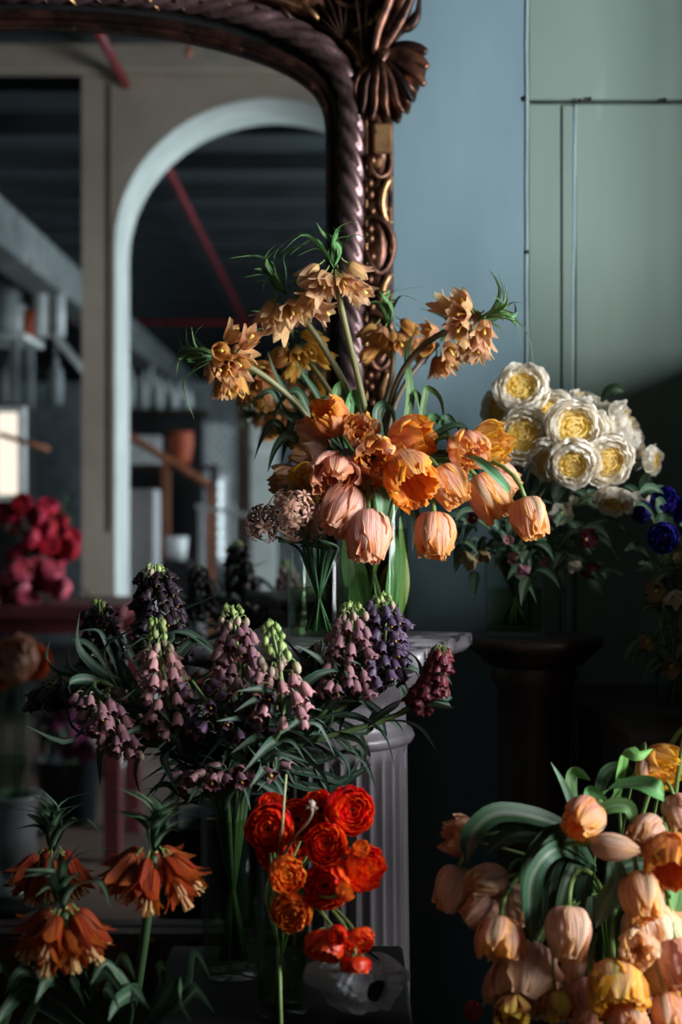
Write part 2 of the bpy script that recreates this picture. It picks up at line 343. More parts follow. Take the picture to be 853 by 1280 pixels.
# ------------------------------------------------------------------ the gilt mirror
mir = thing('gilt_mirror', P(20, 1240, YM), 'huge arched mirror in a carved bronze and gilt frame with acanthus corner', 'mirror')
mo = Vector(mir.location)
MX = 20
def path_px(right):                       # right half from the bottom up to the crown, mirrored to the left
    pts = right+[(2*MX-x, y) for x, y in reversed(right[:-1])]
    return pts
def loc(px, py, d=0): q = P(px, py, YM)-mo; q.y = -d; return q
def resamp(pts, step=9):
    out = []
    for i in range(len(pts)-1):
        a, b = Vector(pts[i]), Vector(pts[i+1]); n = max(1, int((b-a).length/step))
        for k in range(n): out.append(a.lerp(b, k/n))
    out.append(Vector(pts[-1]))
    for _ in range(3):                    # soften the corners
        out = [out[0]]+[(out[i-1]+out[i]*2+out[i+1])/4 for i in range(1, len(out)-1)]+[out[-1]]
    return out
INN = resamp(path_px([(408, 1165), (408, 158), (405, 137), (396, 120), (372, 100), (340, 84), (300, 70), (260, 59), (215, 50), (160, 43), (100, 39), (20, 37)]))
ROP = resamp(path_px([(440, 1200), (440, 150), (437, 122), (425, 93), (403, 68), (362, 44), (310, 25), (250, 11), (195, 3), (110, -2), (20, -4)]), 5)
OUT = resamp(path_px([(473, 1200), (473, 130), (464, 75), (440, 42), (400, 12), (330, -18), (250, -36), (150, -46), (20, -50)]))
def sweep(path, prof, wob=None):
    vs = []; m = len(prof); n = len(path)
    for i, p in enumerate(path):
        t = (path[min(n-1, i+1)]-path[max(0, i-1)]).normalized(); nn = Vector((-t.y, t.x))   # outward in px (y down)
        for a, b_ in prof:
            q = p+nn*a*(-1 if False else 1); vs.append(loc(q.x, q.y, b_*(1+(wob(i, a) if wob else 0))))
    fs = [(i*m+k, (i+1)*m+k, (i+1)*m+k+1, i*m+k+1) for i in range(n-1) for k in range(m-1)]
    return vs, fs
gv = [loc(p.x, p.y, .004) for p in INN]
gm = mesh('mirror_glass', gv, [tuple(range(len(gv)))], None, None, False)
ob('mirror_glass', gm, M_mirror, mir)
def molding(name, path, prof, mt, wob=None, smf=True):
    vs, fs = sweep(path, prof, wob); ob(name, mesh(name, vs, fs, None, None, smf), mt, mir)
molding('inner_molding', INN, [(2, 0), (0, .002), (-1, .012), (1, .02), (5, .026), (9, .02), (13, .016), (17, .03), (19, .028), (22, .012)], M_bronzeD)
molding('outer_molding', OUT, [(-24, .01), (-21, .03), (-16, .036), (-12, .028), (-8, .040), (0, .046), (8, .040), (12, .03), (15, .036), (18, .028), (19, 0)], M_bronze, lambda i, a: .12*sin(i*.9+a))
molding('bead_molding', OUT, [(-17, .03), (-15, .042), (-13, .03)], M_gilt)
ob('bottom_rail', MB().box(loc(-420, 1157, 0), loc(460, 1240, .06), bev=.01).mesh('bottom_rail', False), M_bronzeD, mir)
bb = MB().add([loc(p.x, p.y, -.002) for p in OUT]+[loc(p.x, p.y, -.03) for p in OUT], [tuple(range(len(OUT))), tuple(range(2*len(OUT)-1, len(OUT)-1, -1))]+[(i, i+1, len(OUT)+i+1, len(OUT)+i) for i in range(len(OUT)-1)])
ob('backing_board', bb.mesh('backing_board', False), M_dark, mir)
rp = [loc(p.x, p.y, .034) for p in ROP]
ob('rope_molding', MB().tube(rp, .0235, 40, modf=lambda ph, s: .66+.42*abs(sin(2.5*ph+pi*s/.042))**.6).mesh('rope_molding'), M_rope, mir)
# carved beads and scrolls repeated along the side
bead = MB().lathe([(.001, -.009), (.006, -.007), (.0085, 0), (.006, .007), (.001, .009)], 10).mesh('bead')
def lobe(name, pts, rad, mt, par, d=.05, d2=None, flat=.6, groove=.25):
    d2 = d if d2 is None else d2
    q = [loc(x, y, lerp(d, d2, i/(len(pts)-1))) for i, (x, y) in enumerate(pts)]
    ob(name, MB().tube(curve(q, 14), rad, 12, flat=1, modf=lambda ph, s: 1-groove*abs(cos(1.5*ph))).mesh(name), mt, par)
for side in (1, -1):
    fx = lambda x: x if side == 1 else 2*MX-x
    y0 = 200; k = 0
    while y0 < 1180:
        for dy in (8, 22, 36, 50, 70, 92, 104):
            ob('bead', bead, M_gilt if dy in (22, 92) else M_bronze, mir, T(loc(fx(464+1.5*sin(dy)), y0+dy, .046)) @ S((.8, .8, 1)))
        for pts, r_, mt in (
            ([(457, 0), (461, 12), (466, 24), (474, 29), (484, 24), (488, 12), (487, -4)], [.003, .0055, .006, .006, .006, .005, .003], M_bronze),
            ([(490, 30), (485, 34), (479, 46), (477, 62), (480, 76), (485, 84), (489, 82)], [.003, .006, .0065, .0065, .006, .005, .003], M_gilt),
            ([(459, 80), (464, 77), (474, 80), (485, 90), (491, 108), (489, 126), (482, 142), (472, 147), (467, 142)], [.003, .005, .006, .0065, .0065, .0065, .006, .004, .003], M_bronze)):
            q = [loc(fx(x), y0+y, .046+.006*sin(i)) for i, (x, y) in enumerate(pts)]
            ob('scroll', MB().tube(curve(q, 16), r_, 8).mesh('scroll'), mt, mir)
        y0 += 118; k += 1
    q = MB().box(loc(fx(466), 163, .03), loc(fx(490), 200, .052), bev=.004); ob('gilt_plate', q.mesh('gilt_plate', False), M_gilt, mir)
    # acanthus corner: lobes radiate from a knot
    ac = ob('acanthus_leaf', MB().tube([loc(fx(488), 60, .05), loc(fx(479), 84, .075), loc(fx(462), 118, .06)], [.004, .016, .008], 12, modf=lambda ph, s: 1-.2*abs(cos(2*ph))).mesh('acanthus_leaf'), M_bronze, mir)
    L_ = [([(470, 88), (483, 62), (498, 30), (506, -2), (512, -40)], [.006, .011, .012, .011, .006], .06, .10, M_bronze),
          ([(474, 84), (490, 60), (504, 34), (514, 6), (521, -30)], [.006, .009, .010, .010, .005], .075, .09, M_bronze),
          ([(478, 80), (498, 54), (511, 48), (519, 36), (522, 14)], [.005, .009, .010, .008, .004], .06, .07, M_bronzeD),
          ([(466, 84), (472, 54), (484, 24), (490, -4), (494, -40)], [.006, .010, .011, .011, .006], .075, .10, M_bronze),
          ([(462, 80), (462, 52), (468, 22), (472, -10), (474, -40)], [.005, .010, .012, .012, .006], .05, .06, M_bronzeD),
          ([(442, 52), (456, 46), (470, 38), (484, 24), (493, 10)], [.003, .007, .009, .008, .003], .055, .08, M_gilt),
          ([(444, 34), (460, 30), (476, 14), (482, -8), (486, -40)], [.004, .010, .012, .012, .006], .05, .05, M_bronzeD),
          ([(418, 14), (440, 22), (462, 16), (478, 2), (484, -20)], [.003, .007, .009, .008, .003], .052, .06, M_bronze),
          ([(480, 78), (496, 74), (510, 74), (522, 77), (530, 82)], [.008, .012, .012, .010, .007], .06, .075, M_bronzeD),
          ([(480, 82), (497, 82), (512, 88), (524, 94), (531, 102)], [.007, .012, .013, .011, .007], .07, .08, M_bronze),
          ([(480, 86), (496, 92), (510, 102), (520, 112), (527, 124)], [.007, .012, .013, .011, .006], .075, .085, M_bronze),
          ([(479, 90), (490, 102), (500, 116), (506, 130), (513, 140)], [.006, .011, .012, .010, .005], .075, .075, M_bronzeD),
          ([(477, 92), (484, 108), (490, 126), (494, 142), (502, 154)], [.006, .010, .011, .009, .005], .075, .07, M_bronze),
          ([(475, 92), (478, 110), (480, 130), (480, 146), (484, 160)], [.006, .010, .010, .009, .005], .08, .07, M_bronze),
          ([(472, 92), (470, 108), (468, 126), (468, 144), (464, 162)], [.006, .010, .010, .009, .005], .075, .065, M_bronze),
          ([(469, 90), (462, 104), (456, 120), (455, 138), (452, 154)], [.006, .009, .010, .008, .004], .065, .06, M_bronzeD),
          ([(466, 88), (456, 98), (448, 108), (444, 122), (446, 136)], [.005, .008, .009, .008, .004], .055, .05, M_bronze)]
    for pts, r_, d1, d2, mt in L_:
        lobe('leaf_lobe', [(fx(x), y) for x, y in pts], r_, mt, ac, d1, d2)
    def fan(cx, cy, a0, a1, Rf, nr, dep, mt):
        NA, NR = nr*8, 9; vs = []
        for jn in range(NR+2):
            t = min(1, jn/NR)
            for ia in range(NA+1):
                th = lerp(a0, a1, ia/NA); rid = abs(cos(pi*nr*ia/NA)); r_ = interp(Rf, ia/NA)*t*(1-.16*(1-rid)**1.5*t)
                d_ = .03+dep*sin(pi*(.12+.80*t))*(.72+.28*rid)+.010*rid*t if jn <= NR else .004
                vs.append(loc(fx(cx+r_*cos(R(th))), cy+r_*sin(R(th)), d_))
        fs = [(q*(NA+1)+p_, q*(NA+1)+p_+1, (q+1)*(NA+1)+p_+1, (q+1)*(NA+1)+p_) for q in range(NR+1) for p_ in range(NA)]
        ob('leaf_body', mesh('leaf_body', vs, fs), mt, ac)
    fan(476, 84, -10, 140, [54, 58, 56, 62, 72, 78, 74, 60, 44], 11, .032, M_bronze)
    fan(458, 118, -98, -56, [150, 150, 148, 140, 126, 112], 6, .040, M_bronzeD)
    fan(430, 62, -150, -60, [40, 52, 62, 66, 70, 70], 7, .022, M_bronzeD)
    # shell carving on the dark frieze between rope and crest
    for i in range(11):
        x = 392-34*i; y = 22-16*smooth(0, 8, i)-i
        ob('frieze_leaf', MB().tube(curve([loc(fx(x+14), y+20-i*.2, .035), loc(fx(x), y+6, .05), loc(fx(x-12), y-6, .04)], 8), [.002, .0055, .002], 8).mesh('frieze_leaf'), M_gilt if i % 3 == 0 else M_bronzeD, mir)

# plinth under the mirror
pl = thing('plinth', (mo.x, YM+.0, 0), 'low dark wooden plinth under the gilt mirror', 'plinth')
ob('body', MB().box((-.74, -.13, 0), (.66, .05, mo.z-.03), bev=.004).mesh('body', False), M_wood, pl)
ob('top', MB().box((-.76, -.15, mo.z-.03), (.68, .05, mo.z-.001), bev=.006).mesh('top', False), M_wood, pl)

# ------------------------------------------------------------------ fluted pedestal
PC = Vector((-.012, 2.12, 0)); CAPZ = EZ-.189
ped = thing('fluted_pedestal', PC, 'grey fluted column pedestal with a marbled stone cap', 'pedestal')
n_fl = 30
def flute(ph, i): 
    x = (ph*n_fl/(2*pi)) % 1; d = abs(x-.5)*2
    return 1-.13*math.sqrt(max(0, 1-(d/.80)**2)) if d < .80 else 1
NV = n_fl*8; sh = MB()
zs = [(.115, .36, 0), (.115, .38, 0), (.115, .395, .6), (.115, .41, 1), (.115, .6, 1), (.113, .75, 1), (.111, CAPZ-.185, 1), (.111, CAPZ-.172, .7), (.111, CAPZ-.160, 0), (.111, CAPZ-.150, 0)]
sh.lathe([(a, b_) for a, b_, c in zs], NV, rf=lambda ph, i: lerp(1, flute(ph, i), zs[i][2]))
ob('shaft', sh.mesh('shaft'), M_shaft, ped)
ob('base', MB().lathe([(.001, 0), (.19, 0), (.19, .10), (.175, .12), (.18, .15), (.16, .17), (.14, .21), (.145, .25), (.135, .28), (.118, .33), (.115, .365)], 64).mesh('base'), M_shaft, ped)
nk = [(.111, CAPZ-.152), (.118, CAPZ-.150), (.122, CAPZ-.142), (.118, CAPZ-.133), (.111, CAPZ-.131), (.109, CAPZ-.12), (.109, CAPZ-.092), (.113, CAPZ-.086), (.124, CAPZ-.078), (.138, CAPZ-.062), (.150, CAPZ-.046), (.155, CAPZ-.034), (.152, CAPZ-.03)]
ob('neck', MB().lathe(nk, 64).mesh('neck'), M_shaft, ped)
def abacus(hw, z0, z1, conc, rot, lip):
    n = 14; ring = []
    for s in range(4):
        for i in range(n):
            t = i/n*2-1; c = (1-conc*(1-t*t)); c = c if abs(t) < .93 else 1
            v = Vector((hw*c, hw*t)); v.rotate(Matrix.Rotation(pi/2*s, 2)) if False else None
            a = pi/2*s+rot; x = v.x*cos(a)-v.y*sin(a); y = v.x*sin(a)+v.y*cos(a)
            if abs(t) > .93: x *= .985; y *= .985
            ring.append((x, y))
    m = MB(); N = len(ring); lv = [(.80, z0), (.86, z0+.004), (.95, lerp(z0, z1, .25)), (.985, lerp(z0, z1, .42)), (1, lerp(z0, z1, .5)), (1, z1-lip), (.994, z1-.0015), (.985, z1)]
    vs = [(x*s_, y*s_, z) for s_, z in lv for x, y in ring]
    fs = [(i*N+k, i*N+(k+1) % N, (i+1)*N+(k+1) % N, (i+1)*N+k) for i in range(len(lv)-1) for k in range(N)]
    fs += [tuple(range((len(lv)-1)*N, len(lv)*N)), tuple(reversed(range(N)))]
    return m.add(vs, fs).mesh('cap')
cp = abacus(.178, CAPZ-.036, CAPZ, .05, R(28-45), .006); ob('cap', cp, M_stone, ped)

# round wooden pedestal, side tables, stands
rp_ = Vector(((668-426.5)/F*2.42, 2.42, 0)); RZ = EZ-.2115
rpd = thing('wooden_pedestal', rp_, 'dark brown wooden pedestal with a round moulded top under the cream roses', 'pedestal')
ob('top', MB().lathe([(.001, RZ-.05), (.07, RZ-.05), (.085, RZ-.044), (.092, RZ-.034), (.108, RZ-.022), (.116, RZ-.014), (.116, RZ-.004), (.113, RZ), (.001, RZ)], 56).mesh('top'), M_wood, rpd)
ob('shaft', MB().lathe([(.075, .2), (.066, .3), (.06, RZ-.2), (.062, RZ-.09), (.074, RZ-.07), (.07, RZ-.05)], 40).mesh('shaft'), M_wood, rpd)
ob('base', MB().lathe([(.001, 0), (.14, 0), (.14, .05), (.12, .08), (.09, .16), (.076, .205)], 40).mesh('base'), M_wood, rpd)
def table(name, label, x0, x1, y0, y1, z, mt, lg=.05, th=.035, apron=True, cat='table'):
    o = thing(name, ((x0+x1)/2, (y0+y1)/2, 0), label, cat); cx, cy = (x0+x1)/2, (y0+y1)/2; hx, hy = (x1-x0)/2, (y1-y0)/2
    ob('tabletop', MB().box((-hx, -hy, z-th), (hx, hy, z), bev=.004).mesh('tabletop', False), mt, o)
    lm = MB().box((-lg/2, -lg/2, 0), (lg/2, lg/2, z-th-.001), bev=.003).mesh('leg', False)
    for sx in (-1, 1):
        for sy in (-1, 1): ob('leg', lm, mt, o, T((sx*(hx-lg*.8), sy*(hy-lg*.8), 0)))
    if apron: ob('apron', MB().box((-hx+lg*1.4, -hy+.03, z-th-.10), (hx-lg*1.4, -hy+.05, z-th-.001)).mesh('apron', False), mt, o)
    return o
TZ = .972
table('side_table', 'dark wooden side table against the wall at the right edge', .42, .755, 2.06, 2.70, TZ, M_wood)
SZ = .70
table('plant_stand', 'small black stand carrying the glass vases in front of the fluted pedestal', -.235, .085, 1.52, 1.97, SZ, M_dark, .035, .03)
LZ = .44
table('low_bench', 'low dark bench under the drooping peach tulips', .20, .75, 1.50, 1.98, LZ, M_dark, .05, .04)

# tall dark cupboard added out of frame on the right to shade the wall
CUPH = 1.62
cab = thing('shade_cupboard', (1.28, 2.17, 0), 'unseen tall cupboard added beyond the side table to shade the wall', 'cupboard')
ob('body', MB().box((-.5, .04, .08), (.5, .57, CUPH), bev=.004).box((-.28, .20, CUPH+.001), (.5, .57, 2.5), bev=.004).mesh('body', False), M_wood, cab)
for sx in (-1, 1): ob('door', MB().box((sx*.49, .018, .12), (sx*.01, .038, CUPH-.04), bev=.004).mesh('door', False), M_wood2, cab)
for sx in (-1, 1):
    for sy in (.10, .50): ob('foot', MB().box((sx*.44-.03, sy-.03, 0), (sx*.44+.03, sy+.03, .079)).mesh('foot', False), M_wood, cab)

for y0_, y1_, h_, nm, lab in ((1.62, 1.86, 1.20, 'shade_cabinet', 'unseen low cabinet added to shade the fluted column'), (1.87, 2.19, 1.36, 'shade_sideboard', 'unseen dark cabinet added to shade the foot of the roses')):  # unseen stepped cabinets, added to shade the column and the rose pedestal
    sb = thing(nm, (1.28, (y0_+y1_)/2, 0), lab, 'cabinet'); hy = (y1_-y0_)/2
    ob('body', MB().box((-.5, -hy, .06), (.5, hy, h_-.03), bev=.004).mesh('body', False), M_wood, sb)
    ob('top', MB().box((-.51, -hy-.003, h_-.029), (.5, hy+.003, h_), bev=.004).mesh('top', False), M_wood2, sb)
    ob('door', MB().box((-.516, -hy+.02, .10), (-.501, hy-.02, h_-.06), bev=.003).mesh('door', False), M_wood2, sb)
    for sx in (-.44, .44): ob('foot', MB().box((sx-.03, -hy+.02, 0), (sx+.03, hy-.02, .059)).mesh('foot', False), M_wood, sb)
for k_ in range(4):  # unseen crate stack, added to keep window light off the crown imperials
    c_ = thing('shade_crate', (.80, .95, k_*.386), ('lowest', 'second', 'third', 'topmost')[k_]+' crate of the unseen stack added to shade the crown imperials', 'crate', 'unseen crates added for shade')
    for j in range(4):
        for sy in (-.215, .205): ob('slat', MB().box((-.15, sy, .01+j*.095), (.15, sy+.010, .092+j*.095)).mesh('slat', False), M_wood2, c_)
        for sx in (-.16, .151): ob('slat', MB().box((sx, -.215, .01+j*.095), (sx+.009, .215, .092+j*.095)).mesh('slat', False), M_wood2, c_)
    ob('bottom', MB().box((-.15, -.204, .0), (.15, .204, .009)).mesh('bottom', False), M_wood2, c_)

# ------------------------------------------------------------------ glass vases
def vase(name, label, at, r, h, water=.5, lip=0, foot=0, group=None, taper=0):
    o = thing(name, at, label, 'vase', group)
    th = .003; prof = [(.001, .0005), (r*(1-taper)-.004, .0005), (r*(1-taper), .005)]+[(r*(1-taper*(1-i/6)), .005+(h-.006)*i/6) for i in range(1, 7)]
    prof = prof+[(r+lip, h), (r+lip-th, h+.0008)]+[(r*(1-taper*(1-i/6))-th, .012+(h-.018)*i/6) for i in range(6, -1, -1)]+[(.001, .012)]
    ob('glass', MB().lathe(prof, 40).mesh('glass'), M_glass, o)
    if water:
        hw = h*water; rw = r*(1-taper)-th-.001
        ob('water', MB().lathe([(.001, .0135), (rw, .0135), (rw+taper*r*water, hw), (.001, hw)], 32).mesh('water'), M_water, o)
    return o
V1 = P(467, 640, 2.17); V1.z = CAPZ; vase('glass_vase', 'tall cylinder vase of green stems on the fluted pedestal, right of the small one', V1, .056, .205, .8)
V2 = P(399, 640, 2.03); V2.z = CAPZ; vase('glass_vase', 'small straight glass holding the pale pink clusters, left on the stone cap', V2, .046, .135, .6)
V3 = P(643, 640, 2.40); V3.z = RZ; vase('glass_vase', 'clear vase of cream roses standing on the round wooden pedestal', V3, .050, .135, .6)
V4 = P(845, 640, 2.30); V4.z = TZ; vase('glass_vase', 'dim glass vase at the right edge holding the blue flowers', V4, .035, .13, .6)
V5 = P(291, 640, 1.85); V5.z = SZ; vase('glass_vase', 'tall dark glass vase below the plum fritillaries', V5, .041, .235, .85)
V6 = P(352, 640, 1.705); V6.z = SZ; vase('glass_vase', 'small glass vase below the red ranunculus', V6, .033, .135, .7)
V7 = P(775, 640, 1.76); V7.z = LZ; vase('glass_vase', 'wide vase hidden inside the drooping peach tulips on the right', V7, .075, .36, .7)
V8 = P(45, 640, 1.66); V8.z = 0; vb = thing('floor_bucket', V8, 'dark bucket on the floor holding the orange crown imperials', 'bucket')
ob('body', MB().lathe([(.001, 0), (.11, 0), (.14, .5), (.147, .5), (.14, .495), (.105, .01), (.001, .01)], 40).mesh('body'), M_bucket, vb)

# ------------------------------------------------------------------ petals
def petal(name, prof, wid, cup, colf, nu=8, nv=9, ruf=0, rf=3, jag=0, seed=0, curl=0, notch=0):
    rg = random.Random(seed); ph1, ph2 = rg.uniform(0, 6), rg.uniform(0, 6)
    jl = [rg.uniform(-1, 1) for _ in range(nv+1)]; jr = [rg.uniform(-1, 1) for _ in range(nv+1)]; jt = [rg.uniform(-1, 1) for _ in range(nu+1)]
    vs = []; cs = []; uv = []
    for j in range(nv+1):
        v = j/nv; r, z = interp(prof, v); w_ = interp(wid, v); th = interp(cup, v) if isinstance(cup, (list, tuple)) else cup
        dz = interp(prof, min(1, v+.02)); d0 = interp(prof, max(0, v-.02)); tr, tz = dz[0]-d0[0], dz[1]-d0[1]; tl = math.hypot(tr, tz) or 1; tr /= tl; tz /= tl
        for i in range(nu+1):
            u = i/nu*2-1; ww = w_*(1+jag*(jl[j] if u < 0 else jr[j])*abs(u)**3)
            th_ = th if abs(th) > 1e-3 else 1e-3
            x = ww*sin(th_*u)/th_; y = r-ww*(1-cos(th_*u))/th_
            off = ruf*(v**1.5)*sin(rf*u*pi/1.3+ph1+v*2)*(.3+abs(u))+ruf*.5*v*sin(7*v+ph2+3*u)
            off += curl*abs(u)**3*v
            y += off*tz; z2 = z-off*tr
            tipd = (1-notch*(u*u))*1.0
            z2 = z2-(1-tipd)*smooth(.5, 1, v)*abs(wid[-2] if not isinstance(wid[-2], tuple) else .01)+jag*.25*jt[i]*smooth(.75, 1, v)*max(wid)
            vs.append((x, y, z2)); cs.append(colf(u, v, rg)); uv.append((i/nu, v))
    fs = [(j*(nu+1)+i, j*(nu+1)+i+1, (j+1)*(nu+1)+i+1, (j+1)*(nu+1)+i) for j in range(nv) for i in range(nu)]
    return mesh(name, vs, fs, cs, uv)

def tulip_col(mid, edge, flame, base, fl=.5, wh=.3):
    def f(u, v, rg):
        e = smooth(.35, .95, abs(u))*.75+smooth(.62, .95, v)*.85
        c = mixc(mid, edge, e)
        c = mixc(c, hexc('fbe3c8'), wh*(1-smooth(.0, .5, abs(abs(u)-.32)))*(.4+.6*rg.random())*smooth(.1, .4, v))
        if fl: c = mixc(c, flame, fl*(1-smooth(.06, .30, abs(u+.06*sin(v*9))))*smooth(.05, .3, v)*(1-smooth(.62, .9, v)))
        c = mixc(base, c, smooth(0, .22, v))
        return c
    return f
TP = dict(
 peach=(tulip_col(hexc('f4b092'), hexc('fbb052'), hexc('7f8a45'), hexc('cdbb6a'), .0), tulip_col(hexc('f6b89c'), hexc('fbb65a'), hexc('66784a'), hexc('c6b970'), .75)),
 pink=(tulip_col(hexc('f09c8c'), hexc('f6a878'), hexc('8f8a58'), hexc('d8c193'), .0, .6), tulip_col(hexc('f3aea2'), hexc('f6b89a'), hexc('9c9a72'), hexc('d8c193'), .35, .7)),
 orange=(tulip_col(hexc('f59450'), hexc('fca838'), hexc('d5562a'), hexc('e0b04a'), .3, .1), tulip_col(hexc('f5a878'), hexc('fcae44'), hexc('8a7a3e'), hexc('d6b25c'), .45, .3)),
 yellow=(tulip_col(hexc('f7bf5c'), hexc('fbbd2c'), hexc('d88a3a'), hexc('c9c05a'), .0, .2), tulip_col(hexc('f0b878'), hexc('f8c044'), hexc('8c9a40'), hexc('aab250'), .75, .3)),
 pale=(tulip_col(hexc('f2c3a4'), hexc('f7bc74'), hexc('b5a468'), hexc('d8cf98'), .0, .5), tulip_col(hexc('f0c8b0'), hexc('f2c48c'), hexc('a8a468'), hexc('cfcf98'), .35, .6)),
 blush=(tulip_col(hexc('ecb49e'), hexc('f2b47c'), hexc('a58a58'), hexc('cdbb8a'), .0, .4), tulip_col(hexc('ecb8a6'), hexc('f0bc90'), hexc('8f8a5c'), hexc('c6b98a'), .35, .5)),
 flame=(tulip_col(hexc('f4d06a'), hexc('f8cf4c'), hexc('a8182a'), hexc('9c1a2a'), .95, 0), tulip_col(hexc('f4d06a'), hexc('8e1426'), hexc('f4d06a'), hexc('b8283a'), .3, 0)),
 red=(tulip_col(hexc('8e2430'), hexc('a83440'), hexc('6a1420'), hexc('6a1420'), .2, 0),)*2)
TF = {}
def tulip_set(form, pal):
    if (form, pal) in TF: return TF[form, pal]
    ci, co = TP[pal]; sd = len(TF)*31
    def mk(nm, prof, wid, cup, cf, n, **k): return [petal(nm, prof, wid, cup, cf, seed=sd+q*7+int(prof[2][0]*1e4), **k) for q in range(n)]
    if form == 'bud':
        o = mk('petal', [(.003, 0), (.012, .006), (.0165, .022), (.013, .042), (.003, .058)], [.004, .012, .0165, .013, .002], [1.3, 1.1, .95, .9, .8], co, 2, ruf=.0006)
        i = mk('petal', [(.003, 0), (.010, .006), (.0145, .022), (.011, .041), (.002, .056)], [.004, .012, .015, .011, .002], [1.3, 1.1, 1, .9, .8], ci, 2, ruf=.0006)
        s = [(o, 3, 0, 0, 1), (i, 3, 60, 0, 1)]
    elif form == 'closed':
        o = mk('petal', [(.003, 0), (.019, .003), (.0275, .018), (.0255, .040), (.017, .057)], [.004, .017, .0215, .018, .004], [1.3, 1.05, .9, .8, .4], co, 3, nu=10, nv=12, ruf=.0028, rf=2.4, jag=.12, notch=.7)
        i = mk('petal', [(.003, 0), (.017, .005), (.0245, .021), (.0235, .042), (.016, .062)], [.004, .018, .0240, .0215, .011], [1.3, 1.05, .9, .8, .3], ci, 3, nu=10, nv=12, ruf=.0042, rf=4, jag=.20, notch=.3)
        c = mk('petal', [(.003, .004), (.012, .012), (.017, .028), (.014, .046), (.010, .064)], [.004, .012, .016, .015, .010], [1.2, 1, .9, .6, .3], ci, 2, ruf=.0035, rf=3, jag=.15)
        s = [(o, 3, 0, 1, 1), (i, 3, 60, 2, 1), (c, 4, 20, 3, .97)]
    elif form == 'open':
        o = mk('petal', [(.003, 0), (.020, .005), (.029, .020), (.032, .038), (.028, .052)], [.004, .018, .023, .020, .006], [1.3, 1.0, .9, .8, .5], co, 3, nu=10, nv=12, ruf=.0036, rf=2.5, jag=.16, notch=.7)
        i = mk('petal', [(.003, 0), (.018, .006), (.026, .022), (.027, .040), (.022, .055)], [.004, .017, .023, .021, .011], [1.3, 1.0, .85, .8, .9], ci, 3, nu=10, nv=12, ruf=.0045, rf=3.5, jag=.2)
        c = mk('petal', [(.003, .003), (.011, .012), (.016, .026), (.016, .040), (.011, .052)], [.003, .011, .015, .014, .009], [1.1, .9, .9, .8, .6], ci, 3, ruf=.004, rf=3, jag=.18)
        d = mk('petal', [(.002, .003), (.006, .012), (.009, .024), (.008, .036), (.005, .046)], [.003, .008, .010, .010, .006], [1.1, .9, .8, .6, .2], ci, 2, ruf=.003, rf=3, jag=.2)
        s = [(o, 3, 0, 3, 1), (i, 3, 60, 3, 1), (c, 4, 15, 6, 1), (d, 3, 0, 5, .95)]
    else:                                   # 'parrot': big, shaggy, fringed mouth
        o = mk('petal', [(.003, 0), (.022, .006), (.030, .024), (.031, .044), (.024, .064)], [.004, .020, .028, .026, .012], [1.3, 1.0, .8, .6, .4], co, 3, nu=10, nv=11, ruf=.003, rf=3, jag=.18)
        i = mk('petal', [(.003, 0), (.020, .006), (.027, .024), (.028, .046), (.025, .066)], [.004, .018, .025, .024, .013], [1.3, 1.0, .8, .6, .2], ci, 3, nu=10, nv=11, ruf=.0045, rf=4, jag=.25)
        c = mk('petal', [(.003, .003), (.013, .012), (.019, .028), (.020, .046), (.017, .062)], [.003, .013, .018, .018, .011], [1.1, .9, .8, .5, .1], ci, 3, ruf=.0055, rf=4, jag=.3)
        s = [(o, 3, 0, 3, 1), (i, 3, 60, 4, 1), (c, 6, 15, 7, 1)]
    TF[form, pal] = s; return s
HT = {'bud': .058, 'closed': .061, 'open': .054, 'parrot': .065}
recept = {}
def receptacle(r, col):
    k = (r, col)
    if k not in recept:
        recept[k] = MB().lathe([(.0005, -.002), (r*.7, -.0015), (r, .001), (r*.8, .004), (r*.2, .007)], 10, col=col).mesh('receptacle')
    return recept[k]
def stemway(rt, end, d, kt, kd, t0=None, n=14):
    """from the vase floor up to the mouth, then a free curve to the flower"""
    base, mouth = Vector(rt[0]), Vector(rt[1]); dist = (end-mouth).length
    up = (mouth-base).normalized(); tt = (Vector(t0).normalized() if t0 else up)
    return [base.lerp(mouth, i/4) for i in range(4)]+hermite(mouth, (up*.5+tt*.5)*dist*kt, end, d*dist*kd, n)
def inv(c, r, h, rg, bot=.02, ang=None, spread=.75):
    """a (vase floor, vase mouth) pair of points inside the vase at c"""
    a = rg.uniform(0, 2*pi) if ang is None else ang; q = rg.uniform(.2, spread)
    return (c+Vector((-cos(a)*r*q*.7, -sin(a)*r*q*.7, bot)), c+Vector((cos(a)*r*q, sin(a)*r*q, h)))
def put_petals(bl, rings, rg, sx=(1, 1, 1)):
    k0 = rg.uniform(0, 360)
    for ms, n, a0, tilt, sc_ in rings:
        for q in range(n):
            a = R(k0+a0+360/n*q+rg.uniform(-7, 7)); tl = R(-rg.uniform(0, tilt)*1.6 if tilt else rg.uniform(-1, 1))
            s_ = sc_*rg.uniform(.95, 1.05)
            ob('petal', rg.choice(ms), M_pet if bl.get('m') is None else bl['m'], bl, Matrix.Rotation(a, 4, 'Z') @ Matrix.Rotation(tl, 4, 'X') @ S(s_))
GREEN = hexc('6c8748'); DKG = hexc('3c5a34')
def stemmesh(pts, r, c1, c2=None):
    c2 = c2 or c1; return MB().tube(pts, r, 8, col=lambda f: mixc(c1, c2, f)).mesh('stem')
rgT = random.Random(11)
